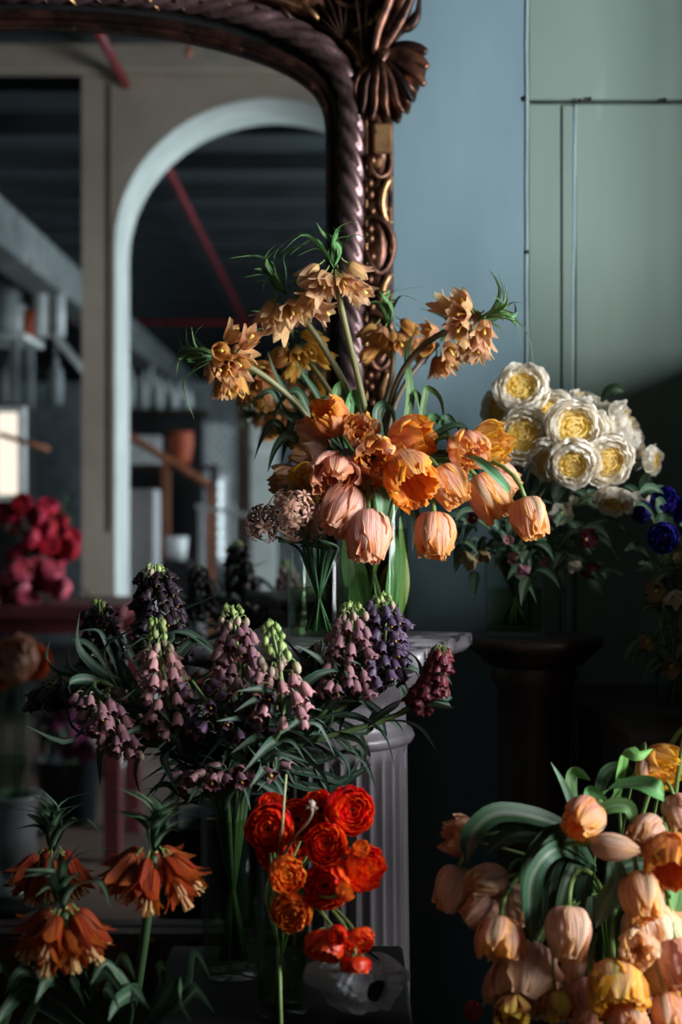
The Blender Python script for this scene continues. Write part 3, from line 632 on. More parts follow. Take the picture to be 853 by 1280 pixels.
def tulip(px, py, Y, size, d, form, pal, root, label=None, group=None, t0=None, k=1.0, stemc=(GREEN, GREEN), squash=1, roll=None):
    rg = rgT; d = D(*d) if not isinstance(d, Vector) else d
    s = size*Y/F/ (.060 if form != 'bud' else .052); c = P(px, py, Y); b_ = c-d*(HT[form]*s*.5); rt = root; root = Vector(rt[0])
    o = thing('parrot_tulip' if pal not in ('red',) else 'tulip', root, label, 'tulip', group)
    pts = stemway(rt, b_, d, 1.2*k, 1.1*k, t0, 14)
    ob('stem', stemmesh([p-root for p in pts], [.0030*min(s, 1.3)]*2+[.0034*min(s, 1.3)], *stemc), M_stem, o)
    M_ = T(b_-root) @ aim(d, roll if roll is not None else rg.uniform(0, 6)) @ S((s*squash, s*squash, s))
    bl = ob('bloom', receptacle(.0055, GREEN), M_stem, o, M_)
    put_petals(bl, tulip_set(form, pal), rg)
    return o
# leaves -------------------------------------------------------------
def leafcol(c1, c2, mid=None):
    mid = mid or mixc(c1, (1, 1, .8), .18)
    return lambda u, v: mixc(mixc(c1, c2, .5+.5*sin(u*9+v*5)), mid, (1-smooth(.0, .16, abs(u)))*.7)
def leafmesh(name, pts, w, colf, fold=.35, nu=6, n=14, tw=0, nrm=(0, 0, 1), wid=None, wave=0):
    q = curve(pts, n+1); vs = []; cs = []; uv = []; wid = wid or [.45, .9, 1, .85, .5, .04]
    nr = Vector(nrm)
    for j, p in enumerate(q):
        t = (q[min(n, j+1)]-q[max(0, j-1)]).normalized(); nr = (nr-t*nr.dot(t)); nr = nr.normalized() if nr.length > 1e-4 else t.orthogonal().normalized()
        nn = Matrix.Rotation(tw*j/n, 3, t) @ nr; b_ = t.cross(nn); v = j/n; ww = w*max(.03, interp(wid, v))
        for i in range(nu+1):
            u = i/nu*2-1
            vs.append(p+b_*(ww*u*cos(fold*abs(u)))+nn*(ww*abs(u)*sin(fold)+wave*sin(v*17+u*2)*abs(u))); cs.append(colf(u, v)); uv.append((i/nu, v))
    fs = [(j*(nu+1)+i, j*(nu+1)+i+1, (j+1)*(nu+1)+i+1, (j+1)*(nu+1)+i) for j in range(n) for i in range(nu)]
    return mesh(name, vs, fs, cs, uv)
LF_T = leafcol(hexc('4f7350'), hexc('5f8460')); LF_B = leafcol(hexc('5b8a4c'), hexc('74a05c')); LF_P = leafcol(hexc('263f31'), hexc('385546')); LF_D = leafcol(hexc('2c4a34'), hexc('3a5a3e'))
WK = [1.0]
def strapleaf(o, pxs, Y, w, colf=LF_T, nrm=(0, -1, .4), tw=0, fold=.3, wid=None):
    ys = Y if isinstance(Y, (list, tuple)) else [Y]*len(pxs)
    pts = [P(x, y, yy)-Vector(o.location) for (x, y), yy in zip(pxs, ys)]
    ob('leaf', leafmesh('leaf', pts, w*WK[0], colf, fold, 6, 18, tw, nrm, wid), M_leaf, o)

# roses and ranunculus ------------------------------------------------
def ringpetal(Rr, H, w_, colf, seed, ruf, open_=.95, jag=.04, cup=.9, zb=0, flare=0):
    return petal('petal', [(Rr*.12, zb), (Rr*.62, zb+H*.10), (Rr*.98, H*.38), (Rr*1.0, H*.72), (Rr*(open_+flare), H)], [w_*.25, w_*.75, w_, w_*.95, w_*.62], [1.1, cup, cup, cup*.9, cup*.8], colf, 8, 7, ruf, 3, jag, seed, 0, .5)
def rosette(kind):
    if kind in TF: return TF[kind]
    if kind == 'rose':
        co = lambda u, v, rg: mixc(hexc('faeccc'), mixc(hexc('fff6e4'), hexc('fffaf0'), v), smooth(.1, .5, v))
        cm = lambda u, v, rg: mixc(hexc('fae08a'), hexc('fdf6e0'), smooth(.35, .9, v))
        ci = lambda u, v, rg: mixc(hexc('f6c53c'), hexc('fbdf7c'), smooth(.3, 1, v))
        spec = [(.043, .028, .029, 5, co, .0022, 0, .10), (.039, .031, .026, 6, co, .0018, 25, .03), (.034, .033, .023, 6, co, .0016, 10, 0), (.029, .033, .019, 6, co, .0016, 40, 0), (.024, .031, .015, 7, cm, .0016, 5, 0)]
        inner = [(.018, .027, .010, 8, ci), (.013, .026, .008, 7, ci), (.008, .025, .006, 5, ci), (.004, .024, .004, 4, ci)]
    elif kind == 'peony_yellow':
        return rosette('rose')
    else:
        if kind == 'ran_red': a, b_, c_ = hexc('d8140a'), hexc('f42c14'), hexc('ff5c24')
        elif kind == 'ran_orange': a, b_, c_ = hexc('d8380c'), hexc('f65c18'), hexc('fda03a')
        elif kind == 'ran_pink': a, b_, c_ = hexc('b02a50'), hexc('ee6a8c'), hexc('fba4b6')
        elif kind == 'ran_crimson': a, b_, c_ = hexc('9a1630'), hexc('d82c50'), hexc('f05a78')
        elif kind == 'ran_peach': a, b_, c_ = hexc('d8845c'), hexc('f4ac8c'), hexc('fcd0b8')
        elif kind == 'ran_magenta': a, b_, c_ = hexc('6a2454'), hexc('a84884'), hexc('c878a8')
        else: a, b_, c_ = hexc('18104c'), hexc('2a1e86'), hexc('4638b8')
        co = lambda u, v, rg: mixc(mixc(a, b_, smooth(.1, .7, v)), c_, smooth(.80, 1, v)*.8+.25*rg.random())
        ci = lambda u, v, rg: mixc(a, c_, smooth(.4, 1, v))
        rf_ = .0012 if kind != 'ran_orange' else .0018
        spec = [(.026, .026, .019, 5, co, rf_*1.2, 0, .06), (.0235, .028, .017, 5, co, rf_, 30, 0), (.021, .029, .015, 6, co, rf_, 10, 0), (.018, .0295, .013, 6, co, rf_, 40, 0), (.015, .0295, .011, 6, co, rf_*.8, 15, 0), (.012, .029, .009, 6, co, rf_*.8, 0, 0)]
        inner = [(.009, .028, .007, 5, ci), (.0062, .0265, .005, 5, ci), (.0035, .0255, .0035, 4, ci)]
    rings = []
    for q, (r, H, w_, n, cf, ru, a0, fl) in enumerate(spec):
        rings.append(([ringpetal(r, H, w_, cf, q*13+z, ru, .93, .05, .85, 0, fl) for z in range(2)], n, a0, 5, 1))
    mb = MB()
    for q, (r, H, w_, n, cf) in enumerate(inner):
        pm = ringpetal(r, H, w_, cf, 77+q, .0012, .95, .05, .8)
        cols = [tuple(c_.color)[:3] for c_ in pm.color_attributes['Col'].data]
        for z in range(n):
            M_ = Matrix.Rotation(2*pi*z/n+q*.7+random.uniform(-.15, .15), 4, 'Z') @ Matrix.Rotation(random.uniform(-.08, .08), 4, 'X')
            mb.add([M_ @ v.co for v in pm.vertices], [tuple(p.vertices) for p in pm.polygons], cols)
    if kind == 'rose': mb.lathe([(.0005, .0225), (.012, .0215), (.022, .019), (.030, .010)], 24, col=hexc('fbe08a'))
    elif 'ran' in kind: mb.lathe([(.0005, .0195), (.008, .0195), (.016, .015), (.020, .006)], 20, col=mixc(a, b_, .5)); mb.lathe([(.0005, .020), (.0028, .022), (.0005, .0245)], 8, col=hexc('3a2a10'))
    TF[kind] = (rings, mb.mesh('inner_petals')); return TF[kind]
SEPAL = None
def rosebloom(o, root, b_, d, s, kind, rg, mt=None, sx=1, skip=0, seps=False):
    rings, inn = rosette(kind)
    bl = ob('bloom', receptacle(.007, GREEN), M_stem, o, T(b_-root) @ aim(d, rg.uniform(0, 6)) @ S((s*sx, s, s)))
    k0 = rg.uniform(0, 360)
    for ri, (ms, n, a0, tilt, sc_) in enumerate(rings):
        if ri < skip: continue
        for q in range(n):
            a = R(k0+a0+360/n*q+rg.uniform(-8, 8))
            ob('petal', rg.choice(ms), mt or M_pet, bl, Matrix.Rotation(a, 4, 'Z') @ Matrix.Rotation(R(-rg.uniform(-2, 6)), 4, 'X') @ S(rg.uniform(.94, 1.06)))
    ob('inner_petals', inn, mt or M_pet, bl, kind='stuff')
    if seps:
        for q in range(5): ob('sepal', SEPM, M_leaf, bl, Matrix.Rotation(q*2*pi/5, 4, 'Z') @ S(1.0))
    return bl
SEPM = leafmesh('sepal', [(0, .004, -.001), (0, .013, -.002), (0, .020, .004), (0, .026, .012)], .004, LF_B, .3, 4, 6)
rgR = random.Random(5)
def rosette_flower(name, cat, px, py, Y, size, d, kind, root, label, group=None, diam=.080, mt=None, stemr=.002, stemc=(GREEN, GREEN), sx=1, skip=0, t0=(0, 0, 1), seps=False, real=None, k=1):
    d = D(*d) if not isinstance(d, Vector) else d
    s = size*Y/F/diam; c = P(px, py, Y) if real is None else Vector(real); H = .03*s; b_ = c-d*H*.7; rt = root; root = Vector(rt[0])
    o = thing(name, root, label, cat, group)
    pts = stemway(rt, b_, d, 1.0*k, .8*k, t0, 14)
    ob('stem', stemmesh([p-root for p in pts], stemr, *stemc), M_stem, o)
    rosebloom(o, root, b_, d, s, kind, rgR, mt, sx, skip, seps)
    return o

# fritillary bells ------------------------------------------------------
def bellmesh(cols, mouth, L_, ped_=.012, droop=.004, seed=0, bud=False, up=0):
    """pedicel leaves along +X and bends down; bell hangs on -Z."""
    rg = random.Random(seed); cb, cm_, ci = cols; b_ = MB()
    pts = [Vector((0, 0, 0)), Vector((ped_*.5, 0, droop+up*.5)), Vector((ped_*.9, 0, droop*.8+up)), Vector((ped_, 0, droop*.2-.001+up))]
    b_.tube(curve(pts, 6), .0009, 5, col=mixc(GREEN, cb, .4))
    x0 = ped_; z0 = -.0005+up; tilt = Matrix.Rotation(-.30 if not bud else -.1, 4, 'Y'); M_ = T((x0, 0, z0)) @ tilt
    n = 18; prof = [(.0008, 0), (.0030, -.0008), (.0046, -L_*.28), (.0054, -L_*.55), (.0058, -L_*.78), (mouth, -L_)] if not bud else [(.0008, 0), (.0028, -.001), (.0040, -L_*.35), (.0042, -L_*.6), (.0028, -L_*.88), (.0004, -L_)]
    vs = []; cs = []
    for i, (r, z) in enumerate(prof):
        f = i/(len(prof)-1)
        for k in range(n):
            ph = 2*pi*k/n; lob = cos(6*ph); rr = r*(1+(.10*f if not bud else .06)*lob); zz = z+(.0016*f*f*lob*-1 if not bud else 0)
            vs.append(M_ @ Vector((rr*cos(ph), rr*sin(ph), zz))); cs.append(mixc(mixc(cb, cm_, smooth(0, .5, f)), ci, (.5-.5*lob)*.35*f))
    m = len(prof)
    if not bud:                             # inside of the bell and stamens
        for i, (r, z) in enumerate(reversed(prof[2:])):
            f = 1-i/4
            for k in range(n):
                ph = 2*pi*k/n; lob = cos(6*ph); rr = (r-.0005)*(1+.10*f*lob)
                vs.append(M_ @ Vector((rr*cos(ph), rr*sin(ph), z+.0004-.0016*f*f*lob))); cs.append(ci)
            m += 1
    fs = [(i*n+k, i*n+(k+1) % n, (i+1)*n+(k+1) % n, (i+1)*n+k) for i in range(m-1) for k in range(n)]
    b_.add(vs, fs, cs)
    if not bud: b_.tube([M_ @ Vector((0, 0, -L_*.3)), M_ @ Vector((0, 0, -L_*.92))], [.0006, .0012, .0014], 6, col=hexc('d8a83a'))
    return b_.mesh('bell' if not bud else 'bud')
BC = dict(rose=(hexc('b8988a'), hexc('c08a8c'), hexc('6e2c38')), plum=(hexc('6a5364'), hexc('5a4058'), hexc('3a1828')), violet=(hexc('6a5a6e'), hexc('574660'), hexc('32202e')),
          black=(hexc('32222e'), hexc('281a26'), hexc('2a1018')), maroon=(hexc('5c2630'), hexc('5e1e2a'), hexc('7c2c30')), dusk=(hexc('a07e7e'), hexc('8e6570'), hexc('54222e')))
BB = {}
def bells(pal):
    if pal not in BB:
        c = BC[pal]; BB[pal] = [bellmesh(c, .0078, .0145, .011, .003, 1), bellmesh(c, .0066, .0135, .009, .004, 2), bellmesh(c, .0088, .0130, .013, .002, 3)]
    return BB[pal]
gcol = (hexc('93ac5e'), hexc('a7b878'), hexc('8c9a66')); BUDS = [bellmesh(gcol, 0, .011, .006, .002, 5, True, .003), bellmesh((hexc('86a052'), hexc('98ae68'), gcol[2]), 0, .009, .005, .002, 6, True, .004)]
gp = (hexc('9aa070'), hexc('b09a84'), hexc('8c7a66')); BUDP = [bellmesh(gp, 0, .013, .009, .003, 7, True, 0), bellmesh((gp[0], hexc('a88880'), gp[2]), 0, .0125, .010, .004, 8, True, 0)]
def lanceleaf(seed, L_=.10, w_=.010, colf=LF_P):
    rg = random.Random(seed); pts = [Vector((0, 0, 0)), Vector((L_*.3, rg.uniform(-.1, .1)*L_, L_*.16)), Vector((L_*.62, rg.uniform(-.2, .2)*L_, L_*rg.uniform(.12, .24))), Vector((L_*.95, rg.uniform(-.3, .3)*L_, L_*rg.uniform(-.22, .10)))]
    return leafmesh('leaf', pts, w_, colf, .35, 4, 10, rg.uniform(-.8, .8), (0, 0, 1), [.5, .85, 1, .8, .4, .02])
LEAVES = [lanceleaf(i, .085+.008*(i % 4), .0075+.0012*(i % 3)) for i in range(8)]
rgF = random.Random(21)
def along(pts, f):
    x = f*(len(pts)-1); i = min(len(pts)-2, int(x)); return pts[i].lerp(pts[i+1], x-i), (pts[i+1]-pts[i]).normalized()
def frit(path, root, label, pal, nb, nbud, frac=.5, leaves=12, s=1.0, group=None, leafr=(.15, .62), hang=0, name='persian_fritillary', spread=1, budp=3, lscale=1, radial=0, stemc=None):
    """path: world points of the flowering axis from its foot to its green tip; root: where the stem stands."""
    rg = rgF; rt = root; root = Vector(rt[0]); foot, tip = path[0], path[-1]; d = (path[1]-path[0]).normalized()
    st = stemway(rt, foot, d, .9, .8, None, 12)[:-1]
    ax = curve(path, 16); o = thing(name, root, label, 'flower', group); full = st+ax
    cc = stemc or (hexc('2c3e26'), hexc('7c9656'))
    ob('stem', stemmesh([p-root for p in full], [.0042, .0038, .003, .0014], *cc), M_stem, o)
    for i in range(leaves):
        f = lerp(leafr[0], leafr[1], i/max(1, leaves-1)+rg.uniform(-.02, .02)); p, t_ = along(full, max(0, min(1, f)))
        a = i*2.4+rg.uniform(-.4, .4); M_ = aim(t_) @ Matrix.Rotation(a, 4, 'Z') @ Matrix.Rotation(R(-rg.uniform(15, 50)), 4, 'Y')
        ob('leaf', rg.choice(LEAVES), M_leaf, o, T(p-root) @ M_ @ S(rg.uniform(.75, 1.2)*s*lscale))
    N = nb+nbud
    for i in range(N):
        f = (i+.5)/N; p, t_ = along(ax, f*.98)
        a = i*2.39996+rg.uniform(-.3, .3)
        if i >= N-nbud: ms = BUDS
        elif i >= N-nbud-budp: ms = BUDP
        else: ms = bells(pal)
        m_ = rg.choice(ms); sp = lerp(1.25, .55, f)*spread
        q = Matrix.Rotation(a, 4, 'Z')
        if radial: q = aim(t_) @ q @ Matrix.Rotation(radial, 4, 'Y')     # heads whose bells look outward
        q = q @ Matrix.Rotation(rg.uniform(-.25, .25), 4, 'X') @ Matrix.Rotation(rg.uniform(-.3, .15)+hang, 4, 'Y')
        off = Vector((cos(a), sin(a), 0))*.0105*s*(sp-.5 if not radial else 0)
        ob('bud' if ms is BUDS or ms is BUDP else 'bell', m_, M_bell, o, T(p-root+off) @ q @ S(s*(1.0 if f < .6 else lerp(1.0, .75, (f-.6)/.4))*rg.uniform(.9, 1.1)))
    return o

# crown imperials: a whorl of wide bells, each with six petals, and a leafy tuft -------------------
def bellpetal(cf, seed, L_=.030, w_=.0072, flare=.012):
    if L_ > .04: w_ *= .82
    return petal('petal', [(.0015, 0), (.0062, .003), (.0085, .012), (.0100, L_*.7), (flare, L_)], [.002, w_*.8, w_, w_*.9, w_*.12], [1.0, .8, .6, .5, .3], cf, 5, 7, .0006, 2, 0, seed)
def cf_(a, b_, c_): return lambda u, v, rg: mixc(mixc(c_, a, smooth(0, .3, v)), b_, smooth(.4, 1, v)*.7+.3*(abs(u)))
CP = dict(peach=[bellpetal(cf_(hexc('e8bb84'), hexc('f4cc98'), hexc('b59a5a')), i, .029, .0074, .0125) for i in range(2)]+[bellpetal(cf_(hexc('e6b08a'), hexc('f2c6a0'), hexc('b08a5a')), i+4, .029, .0074, .016) for i in range(2)],
          amber=[bellpetal(cf_(hexc('e2a460'), hexc('efb464'), hexc('b0903f')), i, .028, .0074, .0105) for i in range(2)]+[bellpetal(cf_(hexc('dca070'), hexc('ebb884'), hexc('9c7a48')), i+4, .029, .0074, .014) for i in range(2)],
          yellow=[bellpetal(cf_(hexc('e0a83c'), hexc('edb858'), hexc('98a04a')), i, .028, .0074, .010) for i in range(3)],
          orange=[bellpetal(cf_(hexc('a8421a'), hexc('bc521c'), hexc('883012')), i, .046, .0115, .020) for i in range(3)])  # orange darkened to stand in for light falling off at the left
def cupmesh(L_): return MB().tube(curve([Vector((0, 0, -L_)), Vector((0, .001, -L_*.6)), Vector((0, 0, -.001))], 6), .0011, 6, col=hexc('6a7a3c')).lathe([(.0011, -.001), (.003, .0005), (.0032, .003), (.001, .004)], 8, col=hexc('8a8a48')).tube([(0, 0, .003), (0, 0, .024)], [.0008, .0012, .002], 6, col=hexc('e0c060')).mesh('bell')
CUP = cupmesh(.010)
NARROW = [lanceleaf(60+i, .050+.006*i, .0032, leafcol(hexc('3f6a34'), hexc('5a8648'))) for i in range(5)]
BROAD = [lanceleaf(80+i, .060+.008*i, .0055, leafcol(hexc('22402a'), hexc('345535'))) for i in range(4)]
rgC = random.Random(3)
def crown(name, px, py, Y, rad, d, pal, root, label, nb=7, nl=10, t0=(0, 0, 1), s=1.0, group=None, big=False, k=1, stemc=(hexc('5a7040'), hexc('5a4438')), droop=.7, bellk=1):
    rg = rgC; d = D(*d) if not isinstance(d, Vector) else d; c = P(px, py, Y); rt = root; root = Vector(rt[0])
    o = thing(name, root, label, 'flower', group)
    pts = stemway(rt, c, d, 1.3*k, 1.0*k, t0, 18)
    ob('stem', stemmesh([p-root for p in pts], .0036*s if not big else .0055, *stemc), M_stem, o)
    A = aim(d); Rr = rad*Y/F
    for i in range(nb):
        a = 2*pi*i/nb+rg.uniform(-.25, .25); lay = (i % 2); out = (A @ Matrix.Rotation(a, 4, 'Z') @ Vector((1, 0, 0)))
        bd = (out*(.85 if not big else .56)+Vector((0, 0, -1))*droop*rg.uniform(.6, 1.3)-d*(.2 if not big else 0)+Vector((rg.uniform(-.2, .2), rg.uniform(-.2, .1), rg.uniform(-.15, .15)))*(1 if not big else .35)).normalized()
        bp = c-d*(.012*lay*s-.008)+out*Rr*(.42 if not big else .28)+d*(.010*((i*7) % 3-1) if not big else 0)
        sc_ = s*rg.uniform(.9, 1.1)
        bl = ob('bell', CUP, M_stem, o, T(bp-root+bd*.008*s) @ aim(bd, rg.uniform(0, 6)) @ S(sc_*bellk))
        ms = CP[pal]; m1 = rg.choice(ms); op = rg.uniform(-9, 6)
        for q in range(6):
            ob('petal', m1 if q % 2 else rg.choice(ms), M_pet, bl, Matrix.Rotation(2*pi*q/6, 4, 'Z') @ Matrix.Rotation(R(op+rg.uniform(-4, 4)), 4, 'X') @ S((.86, 1, 1) if q % 2 else 1))
        if big:
            st = ob('stamens', STAM, M_pet, bl)
    for i in range(nl):
        a = 2.4*i+rg.uniform(-.3, .3)
        M_ = A @ Matrix.Rotation(a, 4, 'Z') @ Matrix.Rotation(R(-rg.uniform(25, 80)), 4, 'Y')
        ob('leaf', rg.choice(BROAD if big else NARROW), M_leaf, o, T(c-root+d*.006) @ M_ @ S(rg.uniform(.8, 1.15)*(s if not big else 1)))
    return o
sm_ = MB()
for q in range(5):
    a = q*2*pi/5; sm_.tube([(0, 0, .004), (.003*cos(a), .003*sin(a), .034), (.005*cos(a), .005*sin(a), .052)], [.0007, .0007, .0016], 5, col=lambda f: mixc(hexc('c86a3a'), hexc('e8c088'), f))
STAM = sm_.mesh('stamens')

# ================================================================== FLOWERS
# ---- peach parrot tulips in the tall vase on the fluted pedestal
G1 = 'peach parrot tulips on the fluted pedestal'; r1 = random.Random(1)
def v1(a=None): return inv(V1, .050, .20, r1, ang=a)
TL = [ # px, py, Y, size, dir(right, up, toward), form, palette, label, mouth angle, k
 (413, 524, 2.08, 50, (-.45, .55, .55), 'open', 'orange', 'orange and pink tulip at the upper left of the pedestal bunch, opening up and left', 2.5, .9),
 (451, 539, 2.06, 43, (.0, .35, .75), 'open', 'peach', 'round peach tulip with curled yellow lower petals, top middle of the pedestal bunch', 1.8, 1),
 (389, 556, 2.12, 54, (-.85, .15, .25), 'open', 'blush', 'dusky pink tulip leaning far left, under the upper left orange one', 2.9, .9),
 (469, 572, 1.98, 52, (.05, -.12, .95), 'open', 'peach', 'cupped tulip facing the viewer, at the centre of the pedestal bunch', 4.7, .8),
 (513, 548, 2.04, 58, (.78, .12, .45), 'open', 'orange', 'bright orange tulip opened wide to the right, upper right of the pedestal bunch', .3, .9),
 (511, 594, 1.97, 60, (.28, -.55, .65), 'parrot', 'orange', 'large ruffled orange tulip with a fringed mouth facing down and right', 5.3, .8),
 (420, 594, 1.98, 60, (-.15, -.45, .75), 'open', 'pink', 'pink tulip with an open orange mouth, left of the cupped central one', 4.2, .8),
 (390, 602, 2.06, 48, (-.5, -.2, .6), 'open', 'yellow', 'amber tulip half hidden behind the open pink one', 3.5, .8),
 (362, 606, 2.12, 46, (-.8, -.05, .3), 'open', 'blush', 'dusky tulip at the far left above the pale pink clusters', 3.1, .8),
 (427, 637, 1.97, 60, (-.38, -.8, .35), 'closed', 'pink', 'closed pink tulip hanging down over the small glass', 3.9, .9),
 (461, 668, 1.96, 62, (.02, -.97, .2), 'closed', 'pink', 'lowest pink tulip with a frilled mouth hanging straight down before the tall vase', 4.7, 1.0),
 (460, 601, 2.03, 40, (.3, -.5, .5), 'open', 'orange', 'small orange tulip tucked under the cupped central one', 4.8, .7),
 (543, 669, 1.99, 57, (0, -.98, .18), 'closed', 'peach', 'solitary peach tulip hanging straight down right of the tall vase', 5.9, 1.1),
 (562, 606, 2.00, 50, (.5, -.80, .25), 'closed', 'peach', 'closed yellow-edged tulip drooping right, left of the leaf-wrapped one', 6.0, .9),
 (584, 561, 2.02, 50, (.25, -.35, .62), 'open', 'peach', 'peach tulip with a green-streaked back, left of the yellow double one', .1, .9),
 (612, 556, 2.08, 54, (.6, .12, .5), 'open', 'yellow', 'yellow double tulip with green tips touching the cream roses', .3, .9),
 (613, 620, 2.03, 58, (.5, -.75, .25), 'closed', 'peach', 'long peach tulip with a folded green leaf lying over it', 6.1, .9),
 (663, 648, 1.99, 52, (.2, -.93, .25), 'closed', 'peach', 'rightmost hanging tulip with green flames and a yellow mouth', .0, 1.0),
 (629, 598, 2.12, 42, (.7, -.5, .1), 'closed', 'blush', 'shaded tulip hidden behind the leaf-wrapped one', .2, .9),
]
tul = {}
for i, (px, py, Y, sz, d, fm_, pal, lab, ma, k) in enumerate(TL):
    tul[i] = tulip(px, py, Y, sz, d, fm_, pal, v1(ma), lab, G1, k=k)
strapleaf(tul[16], [(566, 570), (592, 575), (612, 592), (632, 612), (637, 616)], [2.06, 2.0, 1.97, 1.97, 1.97], .011, leafcol(hexc('3f6a45'), hexc('5c8656')), (.3, -1, .5), fold=.6, wid=[.3, .7, 1, 1, .7, .1])
strapleaf(tul[16], [(500, 600), (540, 585), (575, 588), (600, 600)], 2.06, .008, LF_T, (0, -.6, 1))
strapleaf(tul[15], [(520, 575), (545, 548), (562, 535), (578, 533), (588, 545)], [2.1]*5, .010, LF_D, (0, -.5, 1))
strapleaf(tul[9], [(470, 620), (448, 618), (437, 630), (432, 650)], 2.04, .009, LF_B, (0, -1, .3))
strapleaf(tul[10], [(468, 610), (476, 615), (478, 640), (470, 670)], [2.0, 1.96, 1.95, 1.96], .011, LF_T, (.2, -1, .1))
strapleaf(tul[6], [(440, 600), (452, 618), (456, 640)], 2.02, .010, LF_D, (0, -1, .1))
strapleaf(tul[8], [(420, 620), (392, 622), (362, 610), (343, 622)], [2.08]*4, .009, LF_D, (0, -.6, 1))
strapleaf(tul[12], [(500, 600), (508, 620), (520, 650), (516, 690)], 2.08, .009, LF_D, (0, -1, .1))
strapleaf(tul[5], [(455, 770), (447, 730), (440, 690), (436, 640)], [2.15, 2.13, 2.12, 2.1], .020, LF_B, (-.3, -1, .1), fold=.15)
strapleaf(tul[7], [(487, 770), (492, 730), (495, 690), (485, 650)], [2.13]*4, .012, LF_B, (.2, -1, .1), fold=.2)
strapleaf(tul[4], [(500, 770), (506, 730), (503, 690), (500, 640)], [2.15]*4, .008, leafcol(hexc('93b060'), hexc('a8c070')), (.4, -1, .1), fold=.2)
strapleaf(tul[0], [(430, 610), (400, 560), (372, 520), (360, 545), (352, 580)], [2.14]*5, .009, LF_D, (0, -.8, .6))
for (q, pts_, w_) in ((1, [(430, 600), (395, 530), (405, 500), (430, 498)], .008), (2, [(420, 600), (385, 560), (362, 545), (345, 560), (335, 590)], .009), (13, [(500, 600), (545, 570), (572, 575), (600, 560), (622, 572)], .009), (14, [(500, 600), (530, 570), (548, 545), (560, 545)], .009), (17, [(500, 600), (560, 590), (605, 610), (640, 640)], .005), (11, [(440, 620), (470, 600), (492, 600), (506, 625), (497, 650)], .008)):
    strapleaf(tul[q], pts_, 2.10, w_, LF_D, (0, -.8, .6))

# ---- crown fritillaries rising above the tulips
CR = [ # px, py, Y, rad, dir, pal, label, nb, nl, s, t0, k, angle
 (419, 340, 2.06, 30, (-.12, .95, .15), 'peach', 'tallest peach crown fritillary with a spiky green topknot', 8, 12, 1.0, (0, 0, 1), .8, 1.2),
 (362, 372, 2.10, 30, (-.55, .75, .1), 'peach', 'peach crown fritillary just left of the tallest one', 8, 10, 1.0, (.2, 0, 1), .9, 2.0),
 (281, 448, 2.08, 30, (-.95, .15, .1), 'amber', 'amber crown fritillary reaching farthest left on a thick green stem', 9, 12, 1.0, (-.4, 0, 1), .75, 2.9),
 (322, 470, 2.24, 28, (-.9, .25, -.1), 'amber', 'darker amber crown fritillary behind the farthest left one', 7, 8, .9, (-.3, .2, 1), .8, 2.6),
 (592, 402, 2.10, 30, (.92, .22, .1), 'peach', 'peach crown fritillary on the right on a curved purple-brown stem', 9, 14, 1.0, (-.3, 0, 1), 1.2, .4),
 (488, 412, 2.28, 28, (-.15, .85, .0), 'amber', 'shaded crown fritillary in front of the lower gilt frame', 7, 8, .95, (-.5, .2, 1), 1.3, 1.0),
 (548, 430, 2.28, 20, (.6, .6, -.3), 'amber', 'small shaded crown fritillary behind the right-hand one', 5, 8, .9, (-.2, .1, 1), 1.1, .7),
 (372, 432, 2.26, 26, (-.5, .7, -.1), 'yellow', 'yellow crown fritillary behind the leftward stems', 7, 6, .9, (-.2, .2, 1), .9, 1.8),
]
crn = []
for px, py, Y, rad, d, pal, lab, nb, nl, s_, t0, k, a in CR:
    crn.append(crown('crown_fritillary', px, py, Y, rad, d, pal, v1(a), lab, int(nb*1.7), int(nl*1.3), t0, s_*1.32, 'peach crown fritillaries on the pedestal', k=k,
      stemc=(hexc('4a4a38'), hexc('5c4c3c')) if px > 450 else (hexc('5a6040'), hexc('7a7850')), bellk=.98))
for q, pts_, w_ in ((4, [(500, 560), (512, 500), (508, 440), (519, 415)], .008), (4, [(520, 560), (530, 500), (535, 485), (552, 500), (556, 540)], .006), (4, [(515, 560), (528, 520), (518, 490), (510, 510)], .007), (4, [(520, 560), (540, 520), (560, 545), (568, 590)], .006), (0, [(435, 560), (424, 510), (420, 488), (430, 480), (440, 505)], .010), (0, [(435, 560), (436, 510), (444, 490), (452, 520)], .009), (5, [(480, 560), (470, 520), (478, 505), (492, 515), (494, 545)], .009), (2, [(430, 560), (360, 520), (340, 490), (320, 500), (300, 510)], .007), (3, [(430, 570), (370, 560), (345, 530), (330, 545), (318, 575)], .009), (3, [(420, 560), (370, 510), (345, 470), (335, 440)], .006), (7, [(430, 560), (390, 520), (372, 490), (350, 505), (338, 540)], .009), (1, [(430, 560), (400, 500), (380, 470), (370, 450)], .006), (6, [(500, 560), (545, 540), (560, 520), (580, 545)], .007)):
    strapleaf(crn[q], pts_, 2.14, w_, leafcol(hexc('3a6634'), hexc('5a8a48')) if q in (4, 0) else LF_D, (.3, -1, .3), tw=.8)
# fallen petal
fp = tag(ob('fallen_petal', petal('fallen_petal', [(.0, 0), (.010, .002), (.018, .006), (.024, .003)], [.004, .010, .012, .006], .8, lambda u, v, rg: hexc('f2c020'), 6, 6, .002, 3, .1), M_pet, None, T(Vector((P(519, 779, 2.24).x, 2.235, CAPZ+.012))) @ Matrix.Rotation(1.2, 4, 'Z') @ Matrix.Rotation(-.5, 4, 'X')), 'yellow fallen petal lying on the marbled cap beside the tall vase', 'petal')

